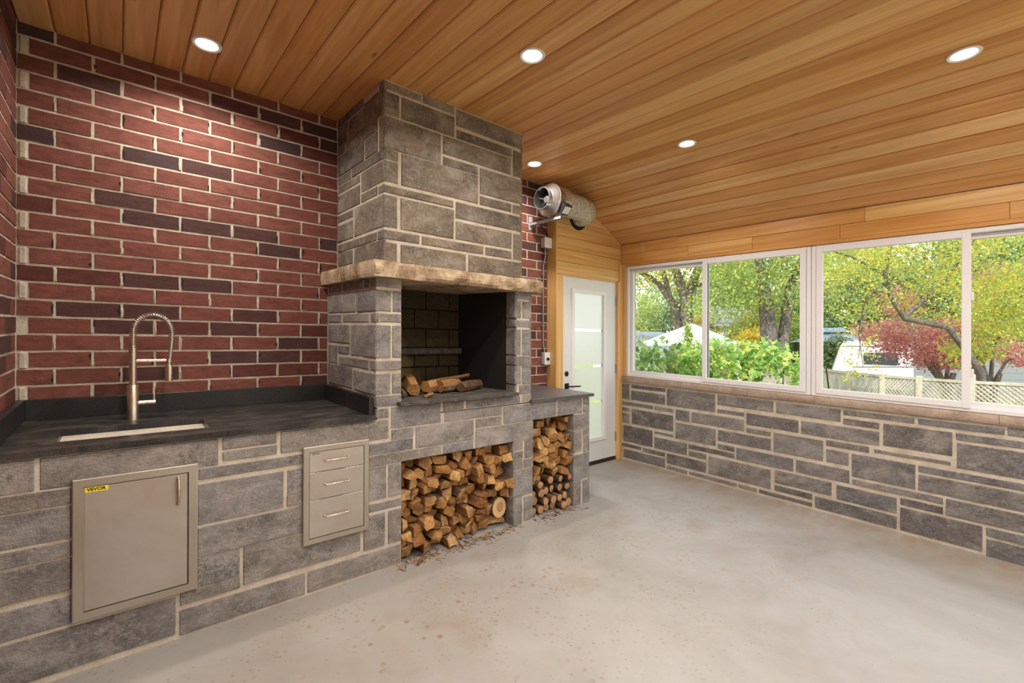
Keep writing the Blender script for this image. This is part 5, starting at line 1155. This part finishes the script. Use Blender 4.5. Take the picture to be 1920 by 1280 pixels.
# white pavilion with a hipped canvas roof
t = thing('white_pavilion', (13.7, 3.9, GZ), 'white hipped pavilion roof rising behind the vine hedge', 'gazebo', slope=False)
cn = [(11.91, 2.57), (14.4, 2.45), (15.6, 5.1), (13.2, 5.2)]; cn = [(12.0, 2.65), (14.75, 2.75), (15.4, 5.3), (12.45, 4.75)]; ap = (13.64, 3.72, 1.93); ez = 1.33
mb = MB(); vs = [(x, y, ez) for x, y in cn] + [ap] + [(x, y, ez - .06) for x, y in cn]
mb.add(vs, [(0, 1, 4), (1, 2, 4), (2, 3, 4), (3, 0, 4), (0, 5, 6, 1), (1, 6, 7, 2), (2, 7, 8, 3), (3, 8, 5, 0), (8, 7, 6, 5)]); mb.build('roof', 'canvas', t, slope=False)
mb = MB()
for k in range(4): mb.tube([(*cn[k], ez + .01), (ap[0], ap[1], ap[2] + .01)], .018, 6)
mb.build('hip_seam', 'white_metal', t, slope=False)
for x, y in cn: q2 = (lerp(x, ap[0], .08), lerp(y, ap[1], .08)); MB().box(q2[0] - .05, q2[0] + .05, q2[1] - .05, q2[1] + .05, GZ, ez - .05).build('post', 'white_metal', t, slope=False)
# blue-grey two-tier gazebo
t = thing('metal_gazebo', (21.6, 2.2, GZ), 'blue-grey two-tier metal roof gazebo behind the camper', 'gazebo', slope=False)
def pyr(mb, c, s, z0, z1, s1):
    vs = [(c[0] + a * s, c[1] + b * s, z0) for a, b in ((-1, -1), (1, -1), (1, 1), (-1, 1))] + [(c[0] + a * s1, c[1] + b * s1, z1) for a, b in ((-1, -1), (1, -1), (1, 1), (-1, 1))]
    mb.add(vs, [(0, 1, 5, 4), (1, 2, 6, 5), (2, 3, 7, 6), (3, 0, 4, 7), (4, 5, 6, 7), (3, 2, 1, 0)])
mb = MB(); pyr(mb, (21.6, 2.2), 1.15, 1.42, 1.74, .5); mb.build('lower_roof', 'blue_roof', t, slope=False)
mb = MB(); pyr(mb, (21.6, 2.2), .55, 1.80, 1.98, .25); mb.build('upper_roof', 'blue_roof', t, slope=False)
for a in (-1, 1):
    for b in (-1, 1): MB().box(21.6 + a * 1.0 - .05, 21.6 + a * 1.0 + .05, 2.2 + b * 1.0 - .05, 2.2 + b * 1.0 + .05, GZ, 1.42).build('post', 'black_metal', t, slope=False)
# camper trailer: side profile along the fence, extruded back
t = thing('camper_trailer', (17.8, .2, GZ), 'white camper trailer with a slanted nose and dark side window behind the fence', 'camper', slope=False)
a = Vector((16.86, 1.02)); b = Vector((17.36, -.85)); L = 2.47; d = (b - a) / L; nn = Vector((.966, .258)).normalized()
prof = [(0.0, .05), (L, .05), (L, 1.36), (L - .06, 1.42), (.62, 1.44), (.44, 1.40), (.32, 1.22), (.06, .50)]
mk = lambda off: (lambda u, z: (a.x + d.x * u + nn.x * off, a.y + d.y * u + nn.y * off, z))
MB().prism(prof, mk(0), mk(1.9)).build('body', 'white_metal', t, slope=False)
MB().prism([(1.05, .76), (2.0, .74), (2.05, .80), (2.02, 1.06), (1.96, 1.10), (1.08, 1.09), (1.03, 1.03)], mk(-.02), mk(.01)).build('side_window', 'dark_glass', t, slope=False)
MB().prism([(.40, 1.275), (2.05, 1.275), (2.05, 1.29), (.40, 1.29)], mk(-.015), mk(.01)).build('awning_rail', 'hinge', t, slope=False)
MB().prism([(.7, .655), (L, .70), (L, .715), (.7, .67)], mk(-.008), mk(.01)).build('stripe', 'black_metal', t, slope=False)
for u in (1.1, 1.75): 
    c = mk(.02)(u, -.12); MB().lathe([(-.02, 0), (-.02, .20), (-.01, .30), (.12, .30), (.12, 0)], c, (nn.x, nn.y, 0), 20).build('wheel', 'rubber', t, slope=False)
MB().prism([(-.55, .0), (.1, .0), (.1, .05), (-.55, .05)], mk(.85), mk(1.0)).build('hitch', 'black_metal', t, slope=False)
# pale shed/garage on the right
t = thing('garage', (21.5, -1.6, GZ), 'low pale grey sided garage wall behind the red maple', 'building', slope=False)
mb = MB(); a = Vector((19.4, -.1)); b = Vector((23.4, -3.9)); nn2 = Vector((.69, .72))
def wall(mbq, z0, z1, o0, o1):
    vs = [(p.x + nn2.x * o2, p.y + nn2.y * o2, z) for o2 in (o0, o1) for z in (z0, z1) for p in (a, b)]
    mbq.add(vs, [(0, 1, 3, 2), (4, 6, 7, 5), (0, 4, 5, 1), (2, 3, 7, 6), (0, 2, 6, 4), (1, 5, 7, 3)])
wall(mb, GZ, 1.32, .02, 3); mb.build('wall', 'siding', t, slope=False)
for i in range(8): mb = MB(); wall(mb, GZ + .22 * i + .006, GZ + .22 * (i + 1), 0, .03); mb.build('siding_board', 'siding', t, slope=False)
mb = MB(); wall(mb, 1.32, 1.42, -.15, 3.2); mb.build('roof', 'shingle', t, slope=False)
# small conifers
def conifer(x, y, h, r, lab, seed):
    t = thing('conifer', (x, y, GZ), lab, 'conifer', slope=False); MB().tube([(x, y, GZ), (x, y, GZ + h * .9)], [.05, .01], 6).build('trunk', 'trunk', t, slope=False)
    g = random.Random(seed); cs = []
    for i in range(130): f = g.random() ** .8; a = g.uniform(0, 2 * PI); q = r * (1 - f) ** .8 * g.uniform(.5, 1); cs.append((x + q * math.cos(a), y + q * math.sin(a), GZ + .1 + h * f))
    q, n = cards(cs, 16, (.04, .04, .05), .035, 0, seed); foliage('foliage', q, n, 'leaf_green', t, (x, y, GZ))['kind'] = 'stuff'
conifer(11.0, 2.42, 2.12, .38, 'small pointed green conifer in front of the white pavilion roof', 3)
conifer(13.2, 5.9, 2.25, .42, 'small pointed conifer at the left end of the pavilion roof', 4)
conifer(17.4, 1.75, 1.85, .35, 'small dark conifer beside the camper nose', 5)
# far houses
def house(lab, c, w_, dpt, z1, zr, seed, wallmat='white_metal'):
    t = thing('house', (c[0], c[1], GZ), lab, 'building', 'houses beyond the trees', slope=False)
    MB().box(c[0] - dpt, c[0] + dpt, c[1] - w_, c[1] + w_, GZ, z1).build('wall', wallmat, t, slope=False)
    mb = MB(); e = .3; mb.prism([(-w_ - e, z1 - .05), (w_ + e, z1 - .05), (0, zr)], lambda u, z: (c[0] - dpt - e, c[1] + u, z), lambda u, z: (c[0] + dpt + e, c[1] + u, z)); mb.build('roof', 'shingle', t, slope=False)
    for k in (-.5, .4):
        f = MB().box(c[0] - dpt - .04, c[0] - dpt + .01, c[1] + w_ * k - .4, c[1] + w_ * k + .4, z1 - 1.3, z1 - .5).build('window', 'white_vinyl', t, slope=False)
        MB().box(c[0] - dpt - .05, c[0] - dpt - .035, c[1] + w_ * k - .33, c[1] + w_ * k + .33, z1 - 1.23, z1 - .57).build('pane', 'dark_glass', f, slope=False)
house('grey-roofed white house glimpsed between the trees above the pavilion', (29.5, 9.5), 2.0, 2.0, 2.45, 3.6, 1)
house('low white house at the far left behind the vine hedge', (24.5, 12.6), 2.6, 1.6, 1.5, 2.1, 2)
# backdrop trees
kinds = [('leaf_yellow', 'small bright yellow tree'), ('leaf_dark', 'dense dark green tree'), ('leaf_green', 'mid-green bushy tree'), ('leaf_locust', 'golden-green leafy tree')]
bt = [(30.5, 13.4, 2.3, 1, 'at the far left of the first window'), (27.6, 10.6, 1.5, 0, 'glowing between the forked trunks and the first mullion'), (31.5, 15.8, 2.6, 2, 'left of the forked tree, far back'), (27.0, 15.0, 1.8, 2, 'behind the low white house'), (33, 10.6, 2.8, 1, 'far behind the white pavilion'),
      (34, 7.2, 2.8, 2, 'far behind the grey-roofed house'), (27.0, 5.9, 1.6, 1, 'left of the double-trunked tree'), (24, 4.2, 1.7, 1, 'right behind the double-trunked tree'), (23.5, 6.0, 1.4, 3, 'beside the pavilion roof ridge'), (27, 2.4, 2.2, 1, 'behind the two-tier gazebo'), (31, 4.0, 2.8, 3, 'above the two-tier gazebo'),
      (29, .4, 2.4, 1, 'behind the camper roof'), (33, -1.0, 3.0, 3, 'behind the red maple'), (27.5, -2.4, 2.2, 1, 'behind the garage, left part'), (30, -4.8, 2.8, 3, 'behind the garage, right part'), (27, -6.6, 2.6, 2, 'at the far right of the view'), (36, 13.5, 3.0, 3, 'tallest on the left skyline'),
      (20.4, 2.0, .75, 1, 'low behind the nose of the camper'), (21.6, .7, 1.0, 1, 'behind the middle of the camper'), (24.4, -1.6, 1.3, 1, 'low behind the garage roof'), (21.2, 3.9, 1.1, 2, 'low behind the vine hedge end'), (20.3, 5.0, .9, 0, 'low beside the pavilion, right side')]
for i, (x, y, r, k, where) in enumerate(bt):
    m_, lab = kinds[k]; hh = r * 1.0
    tree('%s %s' % (lab, where), (x, y), hh, .16, [((x, y, GZ + r * 1.15), (r * .95, r * .95, r * 1.05)), ((x + .3, y - .3, GZ + r * 2.0), (r * .7, r * .7, r * .75))], m_, 190, 34, (r * .13, r * .13, r * .1), .032 * r + .03, 100 + i, 0, 'trees beyond the fence')
# overhead cables
for (p0, p1, r, lab) in (((17.9, 10.6, 3.86), (28.5, 1.5, 4.65), .022, 'pale overhead cable, the highest across the left windows'), ((17.9, 10.6, 3.02), (24.0, 5.4, 3.2), .012, 'thin overhead cable below the highest one'), ((17.9, 10.6, 2.36), (24.0, 5.4, 2.42), .014, 'lowest dark overhead cable over the pavilion')):
    pts = [tuple(lerp(a, b, k / 8) - (.10 * math.sin(PI * k / 8) if j == 2 else 0) for j, (a, b) in enumerate(zip(p0, p1))) for k in range(9)]
    ob = MB().tube(pts, r, 6).build('overhead_cable', 'cable' if r > .015 else 'hinge', slope=False); tagt(ob, lab, 'cable', 'overhead cables')
